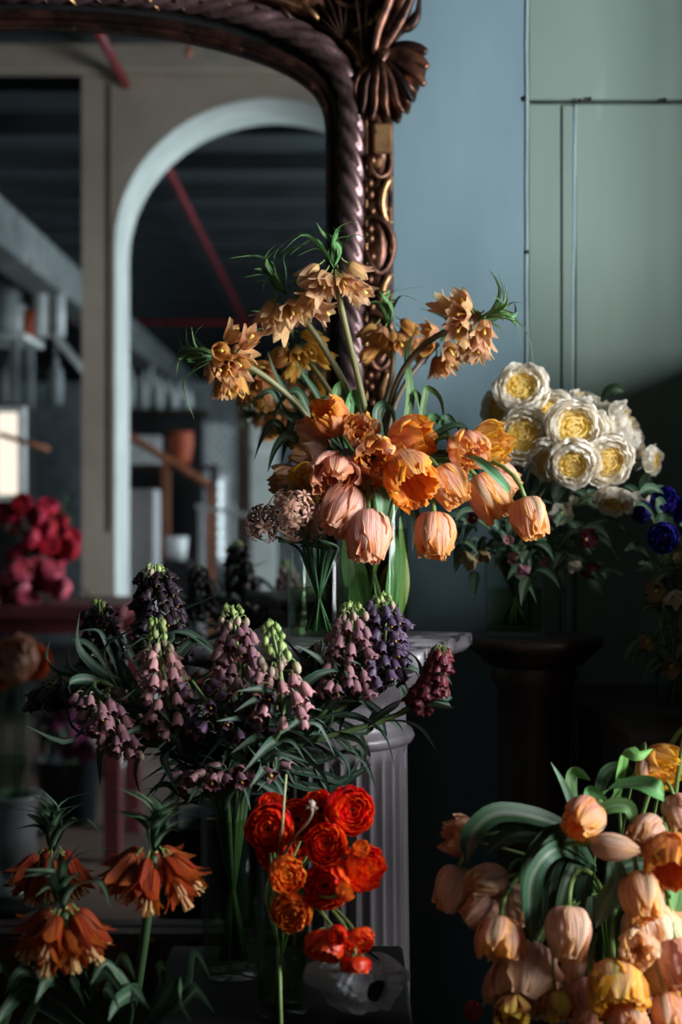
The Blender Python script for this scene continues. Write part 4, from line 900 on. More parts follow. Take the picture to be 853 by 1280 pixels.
# ---- pale pink clusters in the small glass
def floretmesh(cf):
    b_ = MB()
    b_.tube([(0, 0, -.022), (0, 0, 0)], [.0006, .0009], 5, col=hexc('8a6a58'))
    for q in range(6):
        a = q*pi/3; M_ = Matrix.Rotation(a, 4, 'Z')
        vs = [M_ @ Vector(v) for v in ((.0008, 0, 0), (.0045, -.0019, .0012), (.0050, 0, .0020), (.0045, .0019, .0012), (.0090, -.0012, .0002), (.0098, 0, -.0006), (.0090, .0012, .0002))]
        b_.add(vs, [(0, 1, 2), (0, 2, 3), (1, 4, 5, 2), (2, 5, 6, 3)], [cf(0)]+[cf(.6)]*3+[cf(1)]*3)
    return b_.mesh('floret')
FLO = [floretmesh(lambda t, z=z: mixc(hexc('b88068'), hexc(('e8c0ac', 'deb09c', 'efcebc')[z]), t)) for z in range(3)]
rP = random.Random(9)
for px, py, Y, n, rr, lab, a in ((368, 642, 1.98, 46, 40, 'large pale pink cluster of tiny florets hanging over the small glass', 4), (330, 655, 2.0, 30, 28, 'pale pink cluster of florets at the far left of the small glass', 3.2), (388, 662, 2.02, 22, 20, 'small sparse pink cluster in front of the gap beside the hanging pink tulip', 5.5)):
    rt = inv(V2, .042, .13, rP, ang=a); c = P(px, py, Y); d = D(-.45 if px < 380 else -.1, .8, .3)
    o = thing('nerine_cluster', rt[0], lab, 'flower', 'pale pink clusters in the small glass'); pts = stemway(rt, c-d*.012, d, .8, .6)
    ob('stem', stemmesh([p-rt[0] for p in pts], .0022, hexc('3c5a38')), M_stem, o)
    for q in range(n):
        v = Vector((rP.gauss(0, 1), rP.gauss(0, 1), rP.gauss(0, 1))).normalized(); v = (v+d*.35-Vector((0, .2, 0))).normalized(); Rr = rr*Y/F*rP.uniform(.55, 1)
        ob('floret', rP.choice(FLO), M_pet, o, T(c-rt[0]+v*Rr*.85) @ aim(v, rP.uniform(0, 6)) @ S(rP.uniform(1.1, 1.5)))
rt = None
for i in range(16):                      # grassy stems in the small glass
    a = rP.uniform(0, 6.28); rt = inv(V2, .042, .135, rP, ang=a); e = P(rP.uniform(345, 405), rP.uniform(640, 690), rP.uniform(1.98, 2.06))
    tag(ob('grassy_stem', stemmesh([p-rt[0] for p in stemway(rt, e, (e-rt[1]).normalized(), .5, .5)], .0019, hexc('2f4f36'), hexc('3f6240')), M_stem, None, T(rt[0])), 'thin dark green stem standing in the small glass', 'stem', 'dark green stems in the small glass')

# ---- plum Persian fritillaries in the dark tall vase
rq = random.Random(2)
def v5(a): return inv(V5, .036, .235, rq, ang=a)
def path(*p): return [P(*q) for q in p]
fr = []
def F_(pa, rt, lab, pal, nb, nbud, **k):
    k.setdefault('leafr', (.12, .50)); k['leaves'] = int(k.get('leaves', 12)*1.35); k['spread'] = k.get('spread', 1)*1.12
    fr.append(frit(pa, rt, lab, pal, int(nb*1.45), int(nbud*1.3), s=1.18, lscale=.8, group='dusky fritillary spikes in the dark vase', **k))
F_(path((205, 812, 1.93), (202, 770, 1.93), (196, 735, 1.93), (194, 706, 1.93)), v5(2.4), 'nearly black fritillary spike with a tiny green tip, tallest on the left', 'black', 58, 4, leaves=18, spread=1.5, budp=1)
F_(path((214, 912, 1.81), (208, 860, 1.80), (200, 815, 1.80), (195, 772, 1.80)), v5(3.0), 'pink-bronze fritillary spike with bright green buds, left of centre', 'rose', 32, 9, leaves=20, spread=1.15, budp=4)
F_(path((300, 900, 1.84), (300, 850, 1.83), (296, 800, 1.82), (291, 756, 1.82)), v5(1.5), 'tall dusky purple fritillary spike with a green tip, in the middle', 'dusk', 46, 6, leaves=18, spread=1.45, budp=4)
F_(path((354, 896, 1.77), (352, 850, 1.76), (345, 810, 1.76), (338, 776, 1.76)), v5(5.5), 'fritillary spike with mostly green buds over pink bells, right of the middle one', 'rose', 18, 13, leaves=14, spread=1.25, budp=7)
F_(path((118, 862, 1.80), (128, 888, 1.79), (146, 915, 1.79), (166, 945, 1.79)), v5(3.4), 'fritillary spike bending down at the left, pink bells above a violet end', 'dusk', 34, 2, leaves=14, spread=1.1, budp=2)
F_(path((428, 858, 1.84), (436, 830, 1.84), (440, 790, 1.84), (440, 752, 1.84)), v5(.6), 'plum fritillary spike against the vases, nearer the small glass', 'dusk', 40, 4, leaves=18, spread=1.35, budp=4)
F_(path((464, 845, 1.86), (478, 812, 1.86), (482, 778, 1.86), (476, 742, 1.86)), v5(.4), 'deep violet fritillary spike overlapping the foot of the tall vase', 'violet', 52, 4, leaves=18, spread=1.4, budp=2)
F_(path((530, 868, 1.84), (542, 850, 1.84), (548, 828, 1.84), (551, 806, 1.84)), v5(.2), 'maroon fritillary head on a bare green stem reaching right past the column', 'maroon', 84, 0, leaves=16, spread=1.5, budp=0, leafr=(.1, .50), radial=.35)
F_(path((318, 962, 1.80), (290, 968, 1.78), (262, 972, 1.77), (238, 982, 1.77)), v5(4.4), 'low fritillary spray with open wine-red bells, above the dark vase', 'dusk', 22, 0, leaves=12, spread=1.9, budp=1, hang=-.7)
F_(path((300, 915, 1.80), (280, 905, 1.78), (262, 880, 1.78), (240, 850, 1.78)), v5(4.0), 'sparse fritillary with scattered violet-brown bells below the middle spike', 'plum', 16, 0, leaves=12, spread=1.9, budp=1, hang=-.6)
F_(path((90, 850, 1.88), (78, 860, 1.88), (64, 868, 1.88), (52, 876, 1.88)), v5(3.2), 'black fritillary head at the far left against the mirrored peach bouquet', 'black', 36, 0, leaves=12, spread=1.4, budp=0)
F_(path((132, 850, 2.0), (130, 815, 2.0), (126, 780, 2.0), (124, 750, 2.0)), v5(2.7), 'shadowy fritillary spike behind the arching leaves on the left', 'black', 36, 3, leaves=14, spread=1.2, budp=1)
F_(path((385, 870, 1.90), (392, 850, 1.90), (398, 830, 1.90), (402, 800, 1.90)), v5(1.0), 'short dark fritillary below the small glass', 'black', 20, 1, leaves=18, spread=1.2, budp=1)
F_(path((330, 900, 1.78), (345, 880, 1.77), (350, 868, 1.77)), v5(5.2), 'few-belled fritillary facing the viewer below the green-budded spike', 'plum', 7, 0, leaves=10, spread=1.5, budp=0, hang=-.9)
WK[0] = .6
def fl(q, pts_, w_, cf=LF_P, Y=1.90, tw=.5): strapleaf(fr[q], pts_, Y, w_, cf, (.2, -1, .5), tw=tw)
for a_ in ((4, [(145, 850), (118, 812), (98, 800), (84, 802)], .008), (4, [(150, 845), (135, 810), (122, 788), (95, 790)], .006), (4, [(150, 845), (152, 812), (142, 798), (130, 800)], .006), (4, [(160, 850), (120, 845), (95, 855), (78, 866)], .009), (4, [(160, 850), (125, 858), (100, 868), (90, 880)], .009),
  (0, [(200, 850), (225, 815), (245, 800), (262, 810)], .009), (0, [(190, 850), (165, 820), (158, 795), (175, 815)], .008), (2, [(300, 850), (250, 800), (225, 790), (205, 795)], .009), (9, [(330, 940), (318, 900), (312, 875), (322, 910)], .006),
  (7, [(430, 880), (410, 860), (395, 880), (370, 905)], .007), (7, [(440, 865), (470, 890), (480, 915), (482, 925)], .009), (7, [(450, 870), (490, 900), (505, 915)], .007), (7, [(440, 870), (460, 855), (500, 850), (516, 845)], .006),
  (8, [(350, 975), (400, 985), (440, 970), (465, 955)], .012), (8, [(350, 960), (400, 968), (430, 975), (450, 950)], .011), (8, [(345, 960), (340, 985), (336, 1005), (325, 1020)], .009), (8, [(352, 960), (340, 1000), (336, 1020)], .008),
  (9, [(395, 960), (410, 985), (420, 1005), (428, 1018)], .008), (9, [(330, 950), (365, 960), (372, 975), (368, 985)], .007), (9, [(360, 955), (368, 975), (384, 985), (392, 1000)], .007), (9, [(280, 920), (255, 930), (235, 950), (225, 980)], .009),
  (8, [(300, 1010), (275, 990), (245, 1000), (210, 1010)], .011), (8, [(300, 1010), (262, 980), (230, 985), (195, 1010)], .010), (8, [(290, 1010), (240, 1000), (205, 980), (180, 1000)], .010), (12, [(400, 900), (430, 930), (455, 950), (470, 985)], .009), (12, [(420, 900), (445, 915), (455, 940), (450, 965)], .010), (13, [(350, 930), (380, 915), (410, 920), (450, 905)], .010), (13, [(330, 930), (370, 940), (400, 950), (450, 930)], .012),
  (1, [(230, 890), (250, 930), (245, 960), (225, 990)], .009), (1, [(225, 890), (190, 920), (170, 960), (178, 1000)], .008), (3, [(360, 890), (390, 870), (420, 868), (445, 860)], .009), (3, [(360, 900), (400, 905), (440, 885), (480, 860)], .008), (5, [(420, 870), (380, 880), (350, 905), (330, 940)], .008), (6, [(470, 850), (450, 870), (430, 895), (425, 920)], .009), (6, [(465, 850), (490, 840), (505, 855), (512, 870)], .007)):
    fl(*a_)

WK[0] = 1.0
# ---- red ranunculus
rr6 = random.Random(4)
RN = [
 (440, 1013, 1.66, 56, (.35, .15, .85), 'ran_red', 'largest red ranunculus, turned to the right beside the fluted column', .0, .8, 0),
 (336, 1035, 1.66, 54, (-.1, .1, .97), 'ran_red', 'big red ranunculus with a dark eye at the left end of the top row', 3.0, 1, 0),
 (341, 1007, 1.70, 38, (.1, .7, .5), 'ran_red', 'small orange-rimmed red ranunculus peeking over the left end of the row', 2.6, 1, 0),
 (372, 1024, 1.68, 48, (.05, .2, .95), 'ran_red', 'red ranunculus with a deep dark centre, second in the top row', 2.0, 1, 0),
 (401, 1012, 1.69, 44, (.25, .35, .8), 'ran_red', 'red ranunculus behind the spent seed head', 1.2, 1, 0),
 (407, 1055, 1.63, 46, (.0, .25, .92), 'ran_red', 'red ranunculus with a small tight eye, in the middle just under the row', 5.0, 1, 0),
 (360, 1094, 1.62, 50, (.25, -.05, .85), 'ran_orange', 'loose flame-orange ranunculus showing its yellow heart', 3.8, 1, 2),
 (364, 1142, 1.63, 46, (-.1, -.15, .9), 'ran_orange', 'ruffled orange-red ranunculus hanging at the lower left', 4.0, 1, 0),
 (407, 1107, 1.63, 54, (-.35, .1, .75), 'ran_red', 'scarlet ranunculus with wide smooth outer petals at the centre', 5.0, .9, 0),
 (461, 1085, 1.64, 52, (.6, .1, .6), 'ran_red', 'red ranunculus turned away to the right edge of the bunch', .2, .9, 0),
 (452, 1060, 1.62, 24, (.3, .5, .7), 'ran_orange', 'tiny orange ranunculus above the one at the right edge', .5, 1, 2),
 (433, 1113, 1.61, 27, (.6, .4, .2), 'ran_orange', 'small half-open orange ranunculus seen from its grey back', .3, 1, 2),
 (407, 1188, 1.61, 50, (-.2, -.7, .55), 'ran_red', 'bright red ranunculus hanging upside down above the plastic wrapping', 5.6, 1, 0),
 (422, 1170, 1.59, 30, (.0, .1, .9), 'ran_red', 'small closed red ranunculus in front of the hanging trio', 5.3, 1, 3),
 (450, 1179, 1.61, 36, (.3, -.5, .7), 'ran_red', 'coral ranunculus with a curved stem at the right of the hanging trio', .1, 1, 0),
 (445, 1210, 1.60, 34, (.0, -.93, .3), 'ran_red', 'lowest red ranunculus touching the plastic wrapping', 5.8, 1, 0),
 (343, 1068, 1.72, 42, (-.2, -.1, .85), 'ran_red', 'deep red ranunculus in shadow behind the loose orange one', 3.4, 1, 0),
 (378, 1052, 1.73, 54, (.0, -.2, .9), 'ran_red', 'shadowed red ranunculus filling the gap below the top row', 1.5, 1, 0),
 (438, 1082, 1.70, 40, (.2, -.1, .9), 'ran_red', 'dim red ranunculus between the scarlet one and the right edge', .8, 1, 0),
]
rans = []
for px, py, Y, sz, d, kd, lab, a, k, skp in RN:
    rans.append(rosette_flower('ranunculus', 'flower', px, py, Y, sz*1.12, d, kd, inv(V6, .029, .135, rr6, ang=a), lab, 'red ranunculus in the small vase', .052, M_ran, .0018, (hexc('7f9a58'), hexc('8fa868')), 1, skp, k=k, seps=sz < 52))
# spent seed head
rt = inv(V6, .029, .135, rr6, ang=2.2); e = P(390, 1006, 1.60)
o = thing('spent_ranunculus', rt[0], 'spent ranunculus seed head on a pale stalk among the red flowers', 'flower')
ob('stem', stemmesh([p-rt[0] for p in stemway(rt, e, D(-.25, .9, .3), 1.2, .5)], .0016, hexc('8aa060'), hexc('c8b8a0')), M_stem, o)
b_ = MB(); b_.lathe([(.0005, .006), (.003, .004), (.004, 0), (.002, -.004), (.0005, -.006)], 12, at=e-rt[0], col=hexc('b8a898'))
for i in range(14):
    v = Vector((rr6.gauss(0, 1), rr6.gauss(0, 1), rr6.gauss(0, 1))).normalized(); b_.tube([e-rt[0], e-rt[0]+v*.009], [.0008, .0003], 4, col=hexc('c8b0a0'))
ob('seed_head', b_.mesh('seed_head'), M_stem, o, kind='stuff')
# a loose stem leaning in front of the small vase and one crossing the row
e1, e2 = P(347, 1205, 1.667), P(352, 1300, 1.60)
tag(ob('cut_stem', stemmesh([Vector((0, 0, 0)), P(350, 1240, 1.60)-P(352, 1328, 1.60), e1-P(352, 1328, 1.60)], .0022, hexc('8fa860'), hexc('6f8a50')), M_stem, None, T(P(352, 1307, 1.60))), 'pale green cut stem standing before the small vase at the bottom edge', 'stem')
e2 = P(354, 1020, 1.64)
rt = inv(V6, .029, .135, rr6, ang=3.1)
tag(ob('bare_stem', stemmesh([p-rt[0] for p in stemway(rt, e2, Vector((0, 0, 1)), .6, .6)]+[P(356, 990, 1.64)-rt[0], P(358, 968, 1.65)-rt[0]], .0014, hexc('8fa860'), hexc('b8c090')), M_stem, None, T(rt[0])), 'thin pale stem rising out of the red flowers into the leaves', 'stem')

# ---- plastic wrapping with a round hole
o = thing('plastic_wrapping', (P(452, 1250, 1.66).x, 1.66, SZ), 'crumpled clear plastic wrapping around a dark roll under the red flowers', 'wrapping', rz=.55)
rw = random.Random(8); vs = []; fs = []; nU, nV_ = 44, 12
for j in range(nV_+1):
    for i in range(nU):
        a = 2*pi*i/nU; t = j/nV_; rr_ = lerp(.0145, .048+.010*cos(2*a+.6)+.006*sin(5*a), t**.85)
        z_ = .050+rr_*sin(a)*(.92 if sin(a) > 0 else .78); y_ = -.012-.022*(1-t)**.6+.010*sin(3*a+5*t)*t+rw.uniform(-.0045, .0045)*(t > .05)
        if t > .8: y_ += (t-.8)*.16
        vs.append((rr_*cos(a)*1.0+rw.uniform(-.001, .001), y_, max(.0015, z_))); 
for j in range(nV_):
    for i in range(nU): fs.append((j*nU+i, j*nU+(i+1) % nU, (j+1)*nU+(i+1) % nU, (j+1)*nU+i))
ob('sheet', mesh('sheet', vs, fs, None, None, False), M_plast, o)
rm_ = MB().lathe([(.0145, -.02), (.035, -.02), (.038, 0), (.035, .02), (.0145, .02)], 28, closed=True).mesh('roll')
ob('roll', rm_, M_dark, o, T((0, .022, .05)) @ Matrix.Rotation(R(90), 4, 'X'))

# ---- orange crown imperials
V8g = V8+Vector((0, 0, 0)); rc = random.Random(6)
def v8(a): return (V8+Vector((cos(a)*.05, sin(a)*.05, .02)), V8+Vector((cos(a)*.09, sin(a)*.09, .49)))
imp = [crown('crown_imperial', 80, 1142, 1.55, 42, (-.05, .98, .1), 'orange', v8(3.6), 'lower left orange crown imperial, hanging bells with pale stamens', 12, 16, (-.3, -.2, 1), 1.0, 'orange crown imperials', True, .6, (hexc('2c3a26'), hexc('3a5030')), .75),
       crown('crown_imperial', 66, 1070, 1.72, 42, (-.02, .98, -.05), 'orange', v8(2.8), 'dim orange crown imperial above and behind the lower left one', 10, 16, (-.3, .1, 1), 1.0, 'orange crown imperials', True, .6, (hexc('2c3a26'), hexc('3a5030')), .75),
       crown('crown_imperial', 192, 1070, 1.62, 56, (.05, .98, 0), 'orange', v8(.5), 'wide orange crown imperial beside the dark vase', 13, 20, (.1, 0, 1), 1.0, 'orange crown imperials', True, .6, (hexc('2c3a26'), hexc('3a5030')), .75)]
for q in range(3):
    o = imp[q]
    for i in range(6):
        x0 = (95, 60, 195)[q]; a = 2.4*i; x = x0+75*cos(a)*rc.uniform(.6, 1.2); y_ = 1225+30*sin(a)+rc.uniform(-20, 15)
        strapleaf(o, [(lerp((150, 140, 165)[q], x, .1), 1300), (lerp(x0+20, x, .5), 1235+rc.uniform(-10, 15)), (lerp(x0, x, .85), y_), (x+12*cos(a), y_+28)], [1.62, 1.58, 1.55-.04*sin(a), 1.53-.05*sin(a)], .010, LF_D, (0, -.6, 1), tw=.4)

# ---- cream garden roses on the round wooden pedestal
r3 = random.Random(12)
def v3(a): return inv(V3, .043, .135, r3, ang=a)
GR = 'cream roses on the wooden pedestal'
RS = [
 (652, 484, 2.40, 62, (-.1, .35, .9), 'topmost cream rose with a golden centre', 1.6, 1),
 (622, 510, 2.44, 50, (-.7, .1, .6), 'shaded cream rose at the far left behind the top one', 2.6, 1),
 (655, 545, 2.34, 64, (-.25, .05, .95), 'cream rose with a wide yellow eye at the left, beside the yellow tulip', 3.2, 1),
 (690, 516, 2.40, 62, (.05, .15, .9), 'cream rose with an amber slit of a centre, upper middle', 1.5, .82),
 (719, 535, 2.32, 66, (.05, .0, 1), 'largest open cream rose, at the middle of the bunch', 5, 1),
 (749, 540, 2.37, 50, (.35, .05, .85), 'cream rose showing a yellow centre, tucked right of the largest one', .4, .85),
 (683, 577, 2.33, 50, (-.35, -.3, .75), 'half-closed cream rose below the middle, with a plain white side', 4.2, .9),
 (716, 580, 2.31, 58, (-.05, -.4, .9), 'lowest cream rose with a bright lemon centre', 4.7, 1),
 (762, 576, 2.33, 60, (.1, -.25, .92), 'cream rose with a golden centre at the lower right of the bunch', 5.6, 1),
 (784, 528, 2.42, 56, (.75, .3, .35), 'side-on pale rose at the right shoulder of the bunch', .3, .9),
 (797, 560, 2.44, 48, (.8, .0, .3), 'shaded rose behind the right shoulder, turned away', .2, .9),
 (818, 576, 2.40, 38, (.75, -.1, .5), 'small separate rose farthest right, beside the dark wall', .1, .9),
 (727, 496, 2.48, 38, (.2, .85, .3), 'small pale rose peeking over the top behind the largest one', 1.2, .9),
 (754, 505, 2.48, 38, (.4, .8, .2), 'blush rosebud-like bloom at the top right of the bunch', 1.0, .9),
 (768, 629, 2.34, 46, (-.25, -.75, .5), 'faded rose hanging upside down below the bunch', 5.8, 1.1),
 (795, 628, 2.37, 34, (.3, -.75, .4), 'small faded rose hanging beside the other upside-down one', 6.0, 1.1),
 (641, 567, 2.44, 44, (-.5, -.3, .5), 'shadowed rose behind the yellow tulip', 3.4, .9),
]
ros = []
for i, (px, py, Y, sz, d, lab, a, sx) in enumerate(RS):
    ros.append(rosette_flower('garden_rose', 'rose', px, py, Y, sz*1.14, d, 'rose', v3(a), lab, GR, .086, M_rose, .0022, (hexc('3c5234'), hexc('5c7048')), sx))
def leaflet(o, c, d, w_, L_, cf=LF_D):
    c = Vector(c)-Vector(o.location); d = Vector(d).normalized()
    ob('leaf', leafmesh('leaf', [c, c+d*L_*.35+Vector((0, 0, .006)), c+d*L_*.7+Vector((0, 0, .004)), c+d*L_+Vector((0, 0, -.008))], w_, cf, .25, 4, 8, r3.uniform(-.6, .6), (0, -.5, 1), [.2, .8, 1, .8, .4, .02]), M_leaf, o)
for px, py, ang in ((752, 503, .6), (700, 600, 4.5), (660, 610, 4), (735, 612, 5), (690, 625, 4.4), (645, 590, 3.6), (600, 592, 3.2), (780, 608, 5.5)):
    leaflet(ros[(px*7) % len(ros)], P(px, py, 2.42), (cos(ang), -.3, sin(ang)), .016, .045)
# ---- hellebores under the roses
cfh = lambda c1, c2: (lambda u, v, rg: mixc(mixc(hexc('8a9a60'), c1, smooth(0, .3, v)), c2, smooth(.5, 1, abs(u))*.6))
HP = {k: [petal('petal', [(.001, 0), (.009, .001), (.018, .006), (.022, .013)], [.004, .012, .013, .003], [.2, .5, .7, .7], cfh(*c), 6, 6, .001, 3, .05, z) for z in range(2)] for k, c in
      dict(white=(hexc('e2dccb'), hexc('f0ece0')), pink=(hexc('b5808c'), hexc('d5b0b4')), wine=(hexc('6a2436'), hexc('83384a')), beige=(hexc('a58f68'), hexc('b8a582'))).items()}
HC = MB().lathe([(.0005, .001), (.003, .002), (.004, .006), (.002, .009), (.0005, .010)], 10, col=hexc('b8b860')).mesh('flower_centre')
def hellebore(px, py, Y, d, pal, rt, lab, s=1, cup=0, nl=3):
    o = thing('hellebore', rt[0], lab, 'flower'); c = P(px, py, Y); d = D(*d)
    ob('stem', stemmesh([p-rt[0] for p in stemway(rt, c-d*.004, d, 1.0, .7)], .0016, hexc('3f5a34'), hexc('5f7a48')), M_stem, o)
    bl = ob('bloom', HC, M_stem, o, T(c-rt[0]) @ aim(d, r3.uniform(0, 6)) @ S(s))
    for q in range(5): ob('petal', HP[pal][q % 2], M_pet, bl, Matrix.Rotation(q*2*pi/5+r3.uniform(-.1, .1), 4, 'Z') @ Matrix.Rotation(R(cup+r3.uniform(-8, 8)), 4, 'X') @ S(r3.uniform(.9, 1.1)))
    for q in range(nl):
        a = r3.uniform(0, 6.28); leaflet(o, c+Vector((r3.uniform(-.03, .03), r3.uniform(.01, .05), r3.uniform(-.04, .03))), (cos(a), -.4, sin(a)), .010, .045)
    return o
for px, py, d, pal, lab, s, cup, a in (
 (702, 643, (-.2, .3, .85), 'white', 'starry white hellebore facing the viewer between tulip and fading rose', .95, 0, 1),
 (645, 690, (-.1, -.8, .4), 'pink', 'pink hellebore bell hanging left above the clear vase', .95, 35, 3),
 (653, 706, (.1, -.8, .4), 'pink', 'pale pink hellebore just below the pink bell, above the clear vase', .8, 30, 3.5),
 (678, 699, (.4, -.6, .5), 'pink', 'small pinkish hellebore on a curled green stalk above the vase', .7, 25, 5),
 (717, 701, (.2, -.8, .4), 'white', 'cream hellebore bell hanging at the right of the vase mouth', .8, 35, 5.6),
 (728, 675, (.5, .1, .4), 'wine', 'rosy hellebore turned sideways at the right end of the foliage', 1.0, 25, .2),
 (732, 706, (.5, -.6, .2), 'wine', 'wine-red hellebore hanging lowest at the right of the foliage', 1.0, 30, 6),
 (590, 697, (-.6, -.5, .5), 'beige', 'beige hellebore drooping at the left end of the foliage', 1.0, 10, 3.1),
 (606, 690, (-.2, -.7, .5), 'beige', 'dull beige hellebore right of the leftmost one', .8, 20, 3.3),
 (594, 648, (-.5, .2, .7), 'wine', 'small wine hellebore in the dark leaves under the hanging tulips', .6, 10, 2.8),
 (635, 676, (.1, .2, .8), 'pink', 'tiny pale hellebore bud in the leaves left of the pink bell', .5, 20, 2.5),
 (716, 628, (.1, .5, .8), 'white', 'small white hellebore bud high in the dark leaves', .5, 20, 1.2)):
    hellebore(px, py, r3.uniform(2.30, 2.38), d, pal, v3(a), lab, s, cup, 4)
fo = thing('dark_foliage', v3(1)[0], 'mass of dark hellebore leaves spilling round the clear vase mouth under the roses', 'foliage')
for i in range(46):
    px = r3.gauss(662, 42); py = r3.gauss(672, 26); px = max(584, min(742, px)); py = max(618, min(728, py)); a = r3.uniform(0, 6.28)
    leaflet(fo, P(px, py, r3.uniform(2.34, 2.46)), (cos(a)+(px-660)/60, -.3, sin(a)*.8-.2), r3.uniform(.009, .015), r3.uniform(.035, .06))
for i in range(7):
    rt = v3(i*.9); e = P(610+i*19, 660+10*(i % 3), 2.40)
    ob('stem', stemmesh([p-Vector(fo.location) for p in stemway(rt, e, (e-rt[1]).normalized(), .8, .5)], .0018, hexc('2f4a2c'), hexc('46603a')), M_stem, fo)

# ---- blue flowers and hellebores at the right edge
r4 = random.Random(14)
def v4(a): return inv(V4, .030, .13, r4, ang=a)
for px, py, Y, sz, d, lab, a in ((832, 624, 2.28, 36, (-.1, .3, .9), 'violet-blue ruffled flower at the right edge, upper one', 1.4), (829, 672, 2.22, 42, (-.3, -.1, .9), 'violet-blue ruffled flower at the right edge, lower and brighter', 2.4), (862, 640, 2.28, 44, (0, .2, .9), 'violet-blue ruffled flower cut by the right edge', .8), (800, 640, 2.36, 30, (-.6, .1, .5), 'dim violet-blue flower left of the two bright ones', 3)):
    rosette_flower('blue_anemone', 'flower', px, py, Y, sz, d, 'ran_blue', v4(a), lab, None, .056, M_ran, .0018)
for px, py, d, pal, s, cup, a, lab in ((838, 742, (.1, -.6, .6), 'white', 1.15, 20, 4, 'cream hellebore with a folded petal at the right edge under the blue flowers'), (824, 738, (-.6, -.1, .5), 'beige', .9, 5, 3.2, 'beige hellebore petals left of the cream one at the right edge'), (848, 700, (.1, .5, .7), 'beige', .6, 10, 1.6, 'greenish hellebore below the lower blue flower'), (840, 830, (-.2, -.6, .6), 'beige', .9, 10, 4.5, 'dim beige hellebore hanging over the right edge vase'), (812, 800, (-.6, -.3, .5), 'beige', .7, 10, 3.4, 'dim hellebore drooping left of the right edge vase')):
    hellebore(px, py, 2.24, d, pal, v4(a), lab, s, cup, 5)
f2 = thing('dark_foliage', v4(1)[0], 'dark leaves around the blue flowers at the right edge', 'foliage')
for i in range(26):
    px = r4.gauss(838, 24); py = r4.uniform(600, 800); a = r4.uniform(0, 6.28)
    leaflet(f2, P(px, py, r4.uniform(2.26, 2.36)), (cos(a), -.3, sin(a)), .012, .05)
for i in range(4):
    rt = v4(i*1.5); e = P(832+i*9, 700, 2.30); ob('stem', stemmesh([p-Vector(f2.location) for p in stemway(rt, e, Vector((0, 0, 1)), .8, .5)], .0018, hexc('2f4a2c')), M_stem, f2)

